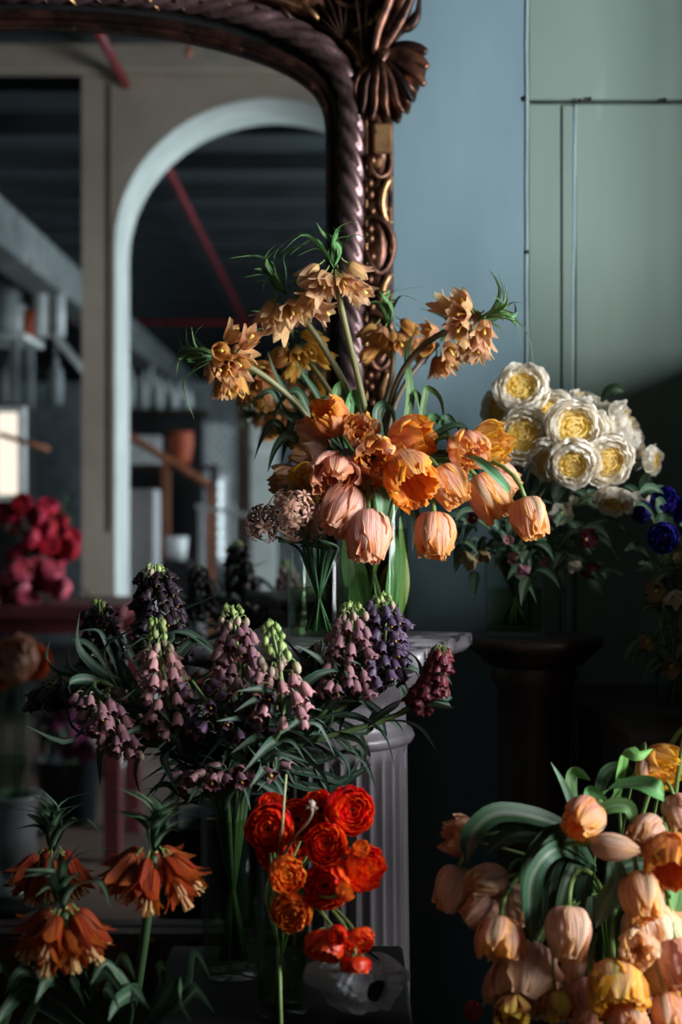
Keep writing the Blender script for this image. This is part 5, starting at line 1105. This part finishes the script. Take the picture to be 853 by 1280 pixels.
# ---- drooping peach tulips, lower right
WK[0] = .75
r7 = random.Random(17)
def v7(a): return inv(V7, .068, .36, r7, ang=a)
G7 = 'drooping peach tulips on the right'
LT = [
 (729, 1025, 1.60, 58, (-.45, -.25, .75), 'closed', 'peach', 'orange-edged peach tulip lying on top of the heap beside the tall thin leaf', 2.5),
 (768, 1059, 1.57, 54, (.92, -.03, .3), 'bud', 'pale', 'long whitish tulip bud lying sideways under the topmost peach one', 3.6),
 (807, 1044, 1.62, 52, (-.55, -.3, .6), 'closed', 'blush', 'smooth pink-white tulip right of the lying bud', .4),
 (838, 1074, 1.58, 60, (-.1, -.5, .8), 'parrot', 'orange', 'glowing orange double tulip at the right edge', .2),
 (826, 957, 1.72, 54, (.5, -.15, .6), 'open', 'yellow', 'highest tulip of the heap, yellow-orange and sunlit', 1.2),
 (804, 962, 1.70, 30, (-.2, -.7, .5), 'bud', 'peach', 'small peach bud just left of the highest tulip', 1.5),
 (849, 1016, 1.66, 44, (.1, -.6, .5), 'closed', 'blush', 'pink tulip cut by the right edge under the highest one', .6),
 (802, 1120, 1.57, 58, (.05, -.75, .55), 'closed', 'peach', 'peach tulip with a yellow mouth hanging in the middle right of the heap', 5.2),
 (815, 1168, 1.60, 70, (.25, -.85, .3), 'parrot', 'pale', 'large pale tulip with green-yellow tips behind the cup-shaped one', 5.5),
 (797, 1186, 1.54, 48, (-.05, -.12, .95), 'open', 'pale', 'pale cup-shaped tulip opening towards the viewer', 4.9),
 (711, 1166, 1.56, 64, (-.05, -.93, .3), 'closed', 'blush', 'dim split tulip hanging alone in the middle of the heap', 4.2),
 (771, 1236, 1.53, 66, (-.05, -.55, .8), 'parrot', 'yellow', 'fringed tulip with a golden inside, low in the middle', 4.7),
 (829, 1222, 1.58, 50, (.2, -.9, .2), 'closed', 'yellow', 'tulip with lime-yellow tips hanging low at the right', 5.6),
 (806, 1238, 1.62, 50, (.1, -.8, .4), 'closed', 'pink', 'pinkish tulip between the golden-mouthed one and the lime-tipped one', 5.1),
 (848, 1164, 1.62, 46, (.4, -.6, .5), 'closed', 'peach', 'peach tulip cut by the right edge beside the large pale one', .1),
 (850, 1204, 1.56, 58, (.1, -.8, .4), 'closed', 'pink', 'pale pink tulip cut by the right edge, near the bottom', 5.9),
 (838, 1270, 1.55, 52, (.1, -.7, .6), 'closed', 'peach', 'tulip at the bottom right corner', 5.8),
 (734, 1256, 1.58, 62, (-.15, -.8, .5), 'closed', 'pink', 'pink tulip cut by the bottom edge, left of the golden-mouthed one', 4.3),
 (724, 1216, 1.62, 50, (.0, -.9, .2), 'closed', 'blush', 'shaded tulip behind the dim split one', 4.4),
 (786, 1278, 1.52, 50, (0, -.7, .6), 'open', 'peach', 'tulip cut by the bottom edge under the golden-mouthed one', 4.8),
 (577, 1046, 1.68, 46, (-.6, .25, .3), 'open', 'blush', 'barely lit tulip reaching farthest left at the top', 3.0),
 (568, 1110, 1.66, 54, (-.25, -.93, .1), 'closed', 'blush', 'barely lit tulip hanging at the far left', 3.3),
 (609, 1101, 1.62, 50, (-.93, -.1, .3), 'closed', 'blush', 'dim tulip pointing left, above the twin pointing down-left', 3.5),
 (600, 1137, 1.62, 46, (-.75, -.55, .3), 'closed', 'blush', 'dim tulip pointing down and left under its level twin', 3.6),
 (642, 1132, 1.63, 54, (.15, -.95, .2), 'closed', 'blush', 'dim rosy tulip hanging right of the pair pointing left', 3.9),
 (625, 1172, 1.58, 58, (-.1, -.85, .45), 'open', 'peach', 'tulip with two pale outer petals and an orange mouth, on a bent stem', 3.8),
 (658, 1222, 1.60, 78, (-.3, -.6, .6), 'parrot', 'blush', 'big crumpled rosy tulip at the lower left of the heap', 4.0),
 (628, 1232, 1.63, 50, (-.5, -.7, .3), 'closed', 'blush', 'dusky tulip behind the big crumpled one', 3.7),
 (642, 1264, 1.55, 44, (-.2, -.35, .8), 'open', 'flame', 'yellow tulip streaked with crimson at the bottom edge', 3.9),
 (700, 1256, 1.55, 34, (.2, -.8, .4), 'parrot', 'flame', 'small fringed yellow tulip with a red stripe', 4.2),
 (592, 1262, 1.58, 38, (0, .5, .7), 'bud', 'red', 'dark red tulip bud at the bottom edge', 3.4),
]
lt = []
for px, py, Y, sz, d, fm_, pal, lab, a in LT:
    lt.append(tulip(px, py, Y, sz, d, fm_, pal, v7(a), lab, G7, k=1.0, t0=None))
EX = [(.50, 1.58, 1.05), (.56, 1.66, 1.08), (.48, 1.68, 1.10), (.60, 1.55, 1.02), (.53, 1.50, .98), (.62, 1.68, 1.0), (.55, 1.60, .90), (.50, 1.52, .84), (.47, 1.74, 1.03), (.58, 1.74, 1.10)]
for i, (x, y, z) in enumerate(EX):          # bouquet goes on unseen past the right edge; blooms added to shade the left
    Y = y; px = 426.5+x/Y*F; py = 640-(z-EZ)/Y*F
    lt.append(tulip(px, py, Y, 60, (.6, (.6, .3, -.3)[i % 3], .2), ('open', 'closed')[i % 2], ('peach', 'pale', 'yellow')[i % 3], v7(.3*(i-4)), k=.55, label='unseen tulip on the far right side of the heap, added to shade its left part', group=G7))
LW = leafcol(hexc('4c6e50'), hexc('5f825c')); LV = leafcol(hexc('5a8a50'), hexc('76a45e'))
for q, pts_, Y, w_, cf, wd in (
 (0, [(722, 1060), (716, 1010), (704, 980), (689, 953)], 1.68, .008, LW, None),
 (0, [(740, 1010), (715, 1000), (712, 968), (722, 963), (738, 975)], 1.70, .016, LV, [.5, .8, 1, 1, .8, .1]),
 (4, [(770, 1000), (776, 960), (782, 936), (798, 944), (816, 936)], [1.74, 1.70, 1.68, 1.66, 1.68], .013, leafcol(hexc('6fa04c'), hexc('88b45c')), [.6, .9, 1, 1, .6, .05]),
 (4, [(750, 1000), (765, 985), (800, 980), (822, 988), (830, 996)], [1.72, 1.68, 1.62, 1.60, 1.62], .015, LV, [.4, .8, 1, 1.1, 1, .2]),
 (4, [(745, 1000), (758, 965), (778, 958), (790, 962)], 1.72, .012, LW, None),
 (2, [(745, 1020), (762, 1008), (785, 1008), (792, 1025), (800, 1045)], 1.64, .012, LV, None),
 (2, [(748, 1030), (735, 990), (748, 992), (760, 1000)], 1.68, .011, LV, None),
 (5, [(760, 1010), (775, 985), (795, 968), (808, 972)], 1.70, .004, LV, None),
 (20, [(720, 1040), (670, 1022), (620, 1018), (590, 1045), (584, 1078)], [1.68, 1.66, 1.64, 1.63, 1.64], .018, LF_D, [.5, .9, 1, 1, .9, .1]),
 (20, [(730, 1050), (680, 1045), (640, 1045), (605, 1070)], [1.68, 1.66, 1.65, 1.66], .020, LF_D, [.5, .9, 1, 1, .7, .1]),
 (24, [(700, 1040), (690, 1070), (676, 1100), (672, 1118)], 1.62, .011, LF_D, [.5, .9, 1, 1, .7, .1]),
 (10, [(765, 1070), (770, 1100), (757, 1130), (745, 1160)], 1.58, .017, LW, [.5, .9, 1, 1, .6, .02]),
 (10, [(740, 1080), (730, 1110), (735, 1140), (750, 1175)], 1.66, .014, LF_D, None),
 (7, [(820, 1080), (846, 1110), (838, 1150), (830, 1175)], 1.62, .012, LV, None),
 (3, [(820, 1090), (835, 1105), (850, 1130), (852, 1170)], 1.64, .010, LV, None),
 (25, [(720, 1060), (680, 1085), (665, 1110), (640, 1100)], 1.66, .014, LF_D, None),
 (12, [(790, 1090), (780, 1120), (770, 1150), (765, 1190)], 1.64, .016, LF_D, None),
 (18, [(720, 1090), (700, 1130), (690, 1180), (695, 1220)], 1.67, .018, LF_D, None),
 (17, [(740, 1120), (740, 1170), (745, 1210), (750, 1240)], 1.64, .016, LF_D, None),
 (9, [(760, 1100), (790, 1080), (830, 1085), (850, 1100)], 1.66, .015, LF_D, None),
 ):
    strapleaf(lt[q], pts_, Y, w_, cf, (.1, -1, .7), tw=.5, wid=wd)
for i in range(20):                         # dark broad leaves hanging through the middle of the heap
    x = 662+i*3+r7.uniform(-6, 6); y = 1050+i*1.5+r7.uniform(-12, 22); yy = 1.60+.008*i+r7.uniform(-.03, .02)
    strapleaf(lt[(i*3) % 20], [(745, 1085), (lerp(x, 745, .4), y-8), (x, y+20), (x-6, y+65), (x-4+r7.uniform(-8, 8), y+115)], [1.74, yy, yy-.03, yy-.02, yy+.01], .014, LF_D, (1, -.35, .3), tw=.3, wid=[.4, .9, 1, 1, .7, .05])

# ================================================================== THINGS SEEN IN THE MIRROR
rv = random.Random(33)
def vt(px, py, Yv): return PV(px, py, Yv)
rt_ = table('red_table', 'dark red painted table carrying pink flowers, seen in the mirror', -1.75, -.80, 2*YM-5.85, 2*YM-5.25, .955, M_redtab, .06, .05)
def mvase(name, lab, p, r, h, mt, taper=.1):
    o = thing(name, p, lab, 'vase'); ob('body', MB().lathe([(.001, 0), (r*.6, 0), (r*.75, h*.1), (r, h*.7), (r*.92, h*.93), (r, h), (r*.9, h-.004), (r*.8, h*.7), (r*.5, .02), (.001, .02)], 28).mesh('body'), mt, o); return o
pv = PV(38, 640, 5.5); pv.z = .9551; mvase('flower_pot', 'dark pot of pink and crimson flowers on the red table', pv, .10, .16, M_dark)
def mflower(px, py, Yv, sz, kd, base, h, lab, grp, diam=.052):
    c = PV(px, py, Yv); s = sz*Yv/F/diam*1.2; d = Vector((rv.uniform(-.6, .6), rv.uniform(.2, 1), rv.uniform(.0, .8))).normalized()
    root = Vector(base)+Vector((rv.uniform(-.4, .4)*.08, rv.uniform(-.4, .4)*.08, .03)); rtt = (root, Vector(base)+Vector((rv.uniform(-.5, .5)*.08, rv.uniform(-.5, .5)*.08, h)))
    o = thing('ranunculus', root, lab, 'flower', grp)
    ob('stem', stemmesh([p-root for p in stemway(rtt, c-d*.02*s, d, .9, .6)], .003, hexc('35502e')), M_stem, o)
    rings, inn = rosette(kd); bl = ob('bloom', receptacle(.007, GREEN), M_stem, o, T(c-root-d*.02*s) @ aim(d) @ S(s))
    for ms, n, a0, tl, sc_ in rings[:4]:
        for q in range(n): ob('petal', ms[q % 2], M_ran, bl, Matrix.Rotation(R(a0+360/n*q), 4, 'Z'))
    ob('inner_petals', inn, M_ran, bl, kind='stuff'); return o
up = [(28, 630), (60, 632), (45, 645), (72, 650), (18, 652), (57, 660), (38, 672), (75, 668), (86, 686), (62, 680), (8, 640), (20, 690), (70, 700), (90, 672)]
for px, py in up: mflower(px, py, 5.5+rv.uniform(-.12, .12), 24, 'ran_crimson', pv, .16, 'crimson flower in the upper part of the blurred bunch on the red table', 'crimson flowers on the red table')
lo = [(10, 716), (30, 712), (48, 710), (25, 733), (45, 738), (14, 745), (62, 728), (75, 735), (55, 718), (38, 750), (2, 730), (68, 712)]
for px, py in lo: mflower(px, py, 5.42+rv.uniform(-.1, .1), 25, 'ran_pink', pv, .16, 'bright pink flower in the lower part of the blurred bunch on the red table', 'pink flowers on the red table')
f3 = thing('dark_foliage', pv+Vector((0, 0, .03)), 'dark leaves of the pink bunch on the red table', 'foliage')
for i in range(30):
    p = PV(rv.uniform(-5, 90), rv.uniform(640, 745), 5.55)-Vector(f3.location); a = rv.uniform(0, 6.28)
    ob('leaf', LEAVES[i % 8], M_leaf, f3, T(p) @ Matrix.Rotation(a, 4, 'Z') @ Matrix.Rotation(rv.uniform(-1, 1), 4, 'Y') @ S(1.4))
# silver urn with the peach bouquet
us = PV(14, 640, 4.35); us.z = 0
st2 = thing('round_stand', us, 'small round dark stand under the silver urn, seen in the mirror', 'stand')
ob('top', MB().lathe([(.001, .11), (.15, .11), (.15, .13), (.001, .13)], 32).mesh('top'), M_dark, st2)
ob('foot', MB().lathe([(.001, 0), (.12, 0), (.05, .04), (.05, .109), (.001, .109)], 24).mesh('foot'), M_dark, st2)
ur = thing('silver_urn', us+Vector((0, 0, .1305)), 'aged silver urn with scrolled handles at the left edge of the mirror', 'urn')
ob('bowl', MB().lathe([(.001, 0), (.06, 0), (.062, .02), (.03, .05), (.03, .07), (.075, .12), (.085, .2), (.078, .27), (.092, .30), (.096, .31), (.085, .305), (.07, .26), (.074, .2), (.06, .13), (.001, .12)], 40).mesh('bowl'), M_silver, ur)
for sx in (-1, 1): ob('handle', MB().tube(curve([(sx*.08, 0, .18), (sx*.115, 0, .2), (sx*.12, 0, .26), (sx*.10, 0, .30), (sx*.085, 0, .285)], 14), .009, 8).mesh('handle'), M_silver, ur)
gz = ur.location.z+.1215
gl = vase('glass_vase', 'clear glass cylinder standing in the silver urn under the peach bloom', Vector((us.x, us.y, gz)), .058, .50, .6)
for px, py, sz, kd, lab in ((16, 822, 56, 'ran_peach', 'large peach bloom in the blurred bouquet above the silver urn'), (42, 826, 38, 'ran_orange', 'orange bloom right of the large peach one above the silver urn'), (-6, 840, 40, 'ran_orange', 'orange bloom cut by the left edge above the silver urn')):
    mflower(px, py, 4.35, sz, kd, (us.x, us.y, gz), .5, lab, None)
# bucket of magenta flowers
bk = PV(86, 640, 6.0); bk.z = 0
bo = thing('flower_bucket', bk, 'blue-black bucket on the floor with magenta flowers, in the mirror', 'bucket')
ob('body', MB().lathe([(.001, 0), (.11, 0), (.135, .26), (.142, .265), (.13, .26), (.1, .02), (.001, .02)], 32).mesh('body'), M_bucket, bo)
for px, py in ((80, 890), (92, 905), (102, 915), (98, 930), (70, 900), (88, 935), (76, 918), (106, 938)): mflower(px, py, 5.95+rv.uniform(-.1, .1), 24, 'ran_magenta', bk, .26, 'magenta flower in the low bunch by the mirrored bucket', 'magenta flowers in the mirrored bucket')
f4 = thing('green_foliage', bk+Vector((0, 0, .03)), 'soft green leaves standing in the mirrored bucket', 'foliage')
for i in range(30):
    p = PV(rv.uniform(48, 92), rv.uniform(900, 945), 6.0)-Vector(f4.location)
    ob('leaf', LEAVES[i % 8], M_leaf, f4, T(p) @ Matrix.Rotation(rv.uniform(0, 6), 4, 'Z') @ Matrix.Rotation(-rv.uniform(.2, 1.4), 4, 'Y') @ S(1.6))
# left bay: dark rack with cans, bracket, chain, window
rk = thing('storage_rack', (-3.0, 2*YM-9.4, 0), 'tall dark storage rack in the left bay of the mirrored room', 'rack')
rz0 = EZ+(640-416)/F*9.1
ob('body', MB().box((-.75, -.25, .08), (.93, .25, rz0-.45), bev=.01).mesh('body', False), M_dark, rk)
ob('shelf', MB().box((-.8, -.27, rz0-.04), (.98, .3, rz0), bev=.004).mesh('shelf', False), M_white, rk)
for x in (-.72, .1, .9):
    for y_ in (-.2, .24): ob('post', MB().box((x-.025, y_-.025, rz0-.449 if True else 0), (x+.025, y_+.025, rz0-.0405)).mesh('post', False), M_grey, rk)
for x in (-.7, .85): ob('foot', MB().box((x-.04, -.2, 0), (x+.04, .2, .0795)).mesh('foot', False), M_dark, rk)
for px, w_, h_, mt, lab in ((8, .10, .34, M_grey, 'grey canister at the left end of the high shelf'), (38, .05, .16, M_terra, 'small rust-coloured jar on the high shelf'), (52, .05, .42, M_white, 'tall white tube standing on the high shelf'), (74, .04, .30, M_white, 'thin white tube at the right end of the high shelf'), (22, .06, .2, M_white, 'short white can on the high shelf')):
    p = PV(px, 640, 9.3); o = thing('canister', (p.x, p.y, rz0+.0005), lab, 'can')
    ob('body', MB().lathe([(.001, 0), (w_, 0), (w_, h_*.96), (.001, h_*.96)], 18).mesh('body'), mt, o)
    ob('lid', MB().lathe([(.001, h_*.961), (w_*1.06, h_*.961), (w_*1.06, h_), (.001, h_)], 18).mesh('lid'), mt, o)
for px, mt, lab in ((12, M_white, 'white bottle on the ledge under the high shelf'), (70, M_grey, 'grey bottle on the ledge under the high shelf')):
    p = PV(px, 640, 9.2); o = thing('bottle', (p.x, p.y, rz0-.4495), lab, 'bottle')
    ob('body', MB().lathe([(.001, 0), (.05, 0), (.05, .2), (.02, .26), (.02, .3), (.001, .3)], 16).mesh('body'), mt, o)
a_, b2 = PV(68, 418, 8.6), PV(104, 462, 8.6)
tag(ob('sloping_board', MB().tube([a_, b2], .03, 4).mesh('sloping_board', False), M_white), 'white board sloping down beside the left side of the arcade post', 'board')
b_ = MB()
for i in range(16): c_ = PV(70, 372+i*7, 8.4); b_.lathe([(.001, -.014), (.010, -.006), (.010, .006), (.001, .014)], 8, at=c_)
tag(ob('hanging_chain', b_.mesh('hanging_chain'), M_grey, kind='stuff'), 'grey chain hanging beside the high shelf in the mirrored room', 'chain')
def farwin(n, px0, px1, py0, py1, Yv, mt, bars):
    p, q = PV(px0, py0, Yv), PV(px1, py1, Yv); o = struct('window_%d' % n, MB().box((p.x-.04, p.y-.10, q.z-.04), (q.x+.04, p.y-.03, p.z+.04)).mesh('window_frame', False), M_white)
    m_ = MB().box((p.x, p.y-.029, q.z), (q.x, p.y-.022, p.z)); ob('pane', m_.mesh('pane', False), mt, o)
    for i in range(bars): x = lerp(p.x, q.x, (i+1)/(bars+1)); ob('glazing_bar', MB().box((x-.012, p.y-.021, q.z), (x+.012, p.y-.008, p.z)).mesh('glazing_bar', False), M_wood, o)
farwin(4, -60, 21, 516, 618, 9.85-1.2, M_day, 2)
a_, b2 = PV(0, 543, 8.4), PV(62, 562, 8.4)
tag(ob('wooden_rod', MB().tube([a_, b2], .016, 8).mesh('wooden_rod'), M_copper), 'thin wooden rod crossing the bright window at the left edge', 'rod')
# through the arch: shelf with white bottles, sloping rail, boxes, lattice
cu = thing('bottle_cabinet', PV(205, 640, 12.2)*1.0, 'dark cabinet behind the arch carrying a row of white bottles', 'cabinet'); cu.location.z = 0
cz = EZ+(640-512)/F*12; hw_ = .36
ob('body', MB().box((-hw_, -.25, .1), (hw_, .2, cz-.04), bev=.01).mesh('body', False), M_dark, cu)
ob('top', MB().box((-hw_-.03, -.27, cz-.039), (hw_+.03, .23, cz), bev=.005).mesh('top', False), M_wood, cu)
for sx in (-1, 1): ob('foot', MB().box((sx*.3-.03, -.2, 0), (sx*.3+.03, .18, .0995)).mesh('foot', False), M_dark, cu)
for i, (px, h_) in enumerate(((164, .36), (172, .30), (181, .34), (190, .40), (200, .30), (210, .27), (219, .22), (228, .26), (236, .18))):
    p = PV(px, 640, 12.05+.1*(i % 2)); o = thing('white_bottle', (p.x, p.y, cz+.0005), 'white bottle in the row on the dark cabinet behind the arch', 'bottle', 'white bottles on the far cabinet')
    ob('body', MB().lathe([(.001, 0), (.032, 0), (.033, h_*.6), (.014, h_*.78), (.014, h_*.94), (.001, h_*.94)], 14).mesh('body'), M_white, o)
    ob('cap', MB().lathe([(.001, h_*.941), (.018, h_*.941), (.018, h_), (.001, h_)], 12).mesh('cap'), M_grey, o)
rl = thing('sloping_rail', PV(208, 640, 9.6), 'copper-brown rail frame sloping down to the right behind the arch', 'rail'); rl.location.z = 0
def rel(px, py, Yv): return PV(px, py, Yv)-Vector(rl.location)
ob('handrail', MB().tube([rel(150, 538, 9.6), rel(264, 608, 9.6)], .028, 6).mesh('handrail', False), M_copper, rl)
for px, py in ((208, 574), (264, 608)):
    q = rel(px, py, 9.6); ob('post', MB().box((q.x-.026, q.y-.026, 0), (q.x+.026, q.y+.026, q.z-.02)).mesh('post', False), M_copper, rl)
sh_ = thing('plant_shelf', PV(205, 640, 10.4), 'dark shelf behind the sloping rail holding a pale box and an orange vase', 'shelf'); sh_.location.z = 0
sz_ = EZ+(640-582)/F*10.4
ob('board', MB().box((-.33, -.2, sz_-.03), (.40, .2, sz_)).mesh('board', False), M_wood, sh_)
for sx in (-.3, .37): ob('side', MB().box((sx-.015, -.19, 0), (sx+.015, .19, sz_-.0305)).mesh('side', False), M_dark, sh_)
o = thing('storage_box', PV(190, 640, 10.35), 'pale cardboard box on the dark shelf behind the rail', 'box'); o.location.z = sz_+.0005
ob('body', MB().box((-.15, -.1, 0), (.07, .1, .18), bev=.004).mesh('body', False), M_white, o); ob('lid', MB().box((-.155, -.105, .181), (.075, .105, .21), bev=.004).mesh('lid', False), M_white, o)
mvase('orange_vase', 'orange vase right of the pale box behind the arch', Vector((PV(226, 640, 10.35).x, 2*YM-10.35, sz_+.0005)), .095, .24, M_terra)
gb = thing('paper_crate', PV(178, 640, 9.0), 'tall pale papered crate with faded orange print beside the arcade post', 'crate'); gb.location.z = 0
ob('body', MB().box((-.14, -.14, 0), (.10, .14, EZ+(640-612)/F*9), bev=.01).mesh('body', False), M_gift, gb)
o = thing('white_pot', PV(221, 640, 9.2), 'small white pot between the rail posts behind the arch', 'pot')
pz = EZ-(700-640)/F*9.2; o.location.z = 0
ob('stand', MB().box((-.10, -.1, 0), (.10, .1, pz-.001)).mesh('stand', False), M_dark, o); ob('pot', MB().lathe([(.001, pz), (.06, pz), (.075, pz+.15), (.065, pz+.15), (.05, pz+.01), (.001, pz+.01)], 20).mesh('pot'), M_white, o)
# white folding frame
fr_ = thing('trestle', PV(262, 640, 8.6), 'white wooden trestle frame standing right of the sloping rail', 'frame'); fr_.location.z = 0
for x0, x1 in ((-.05, -.05), (.09, .22)):
    ob('leg', MB().tube([(x0, .02, .001), (x0*.6+x1*.4, 0, EZ+(640-630)/F*8.6)], .022, 4).mesh('leg', False), M_white, fr_)
ob('top_bar', MB().tube([(-.08, .01, EZ+.035), (.24, .01, EZ-.02)], .02, 4).mesh('top_bar', False), M_white, fr_)
# lattice screen with daylight behind
lx0, lx1 = PV(258, 640, 11.0).x, PV(292, 640, 11.0).x
lt_ = thing('lattice_screen', ((lx0+lx1)/2, 2*YM-11, 0), 'pale diamond lattice screen with light shining through, behind the arch', 'screen')
z0, z1 = .9, EZ+(640-530)/F*11; W_ = (lx1-lx0)/2; i = 0
for sx in (-1, 1): ob('stile', MB().box((sx*(W_+.012)-.012, -.015, 0), (sx*(W_+.012)+.012, .015, z1+.02)).mesh('stile', False), M_grey, lt_)
z = z0-2*W_
while z < z1:
    for s_ in (1, -1):
        za, zb = z, z+2*W_; ta = max(0, (z0-za)/(zb-za)); tb = min(1, (z1-za)/(zb-za))
        if tb > ta:
            xa, xb = lerp(-W_*s_, W_*s_, ta), lerp(-W_*s_, W_*s_, tb)
            ob('slat', MB().tube([(xa, .004*s_, lerp(za, zb, ta)), (xb, .004*s_, lerp(za, zb, tb))], .009, 4).mesh('slat', False), M_white, lt_)
    z += .075
farwin(5, 266, 279, 598, 700, 11.6, M_dayb, 0)
o = thing('pale_door_leaf', PV(330, 640, 10.0), 'pale blue-white door leaf standing open behind the peach flowers', 'door'); o.location.z = 0
ob('panel', MB().box((-.09, -.02, .01), (.09, .02, EZ+(640-490)/F*10), bev=.004).mesh('panel', False), M_archin, o)
for z in (.6, 1.2, 1.7): ob('rail', MB().box((-.07, .021, z), (.07, .03, z+.05)).mesh('rail', False), M_white, o)
struct('trim_2', MB().box((PV(296, 640, 11.2).x, 2*YM-11.3, 0), (PV(312, 640, 11.2).x, 2*YM-11.2, 2.3)).mesh('door_jamb', False), M_wood)
pz0, pz1 = PV(226, 640, 14), PV(306, 640, 14)
struct('wall_partition', MB().box((pz0.x-2.2, 2*YM-14.15, 0), (pz1.x+1.2, 2*YM-14, EZ+(640-478)/F*14)).mesh('wall_partition', False), M_grey)
b_ = None
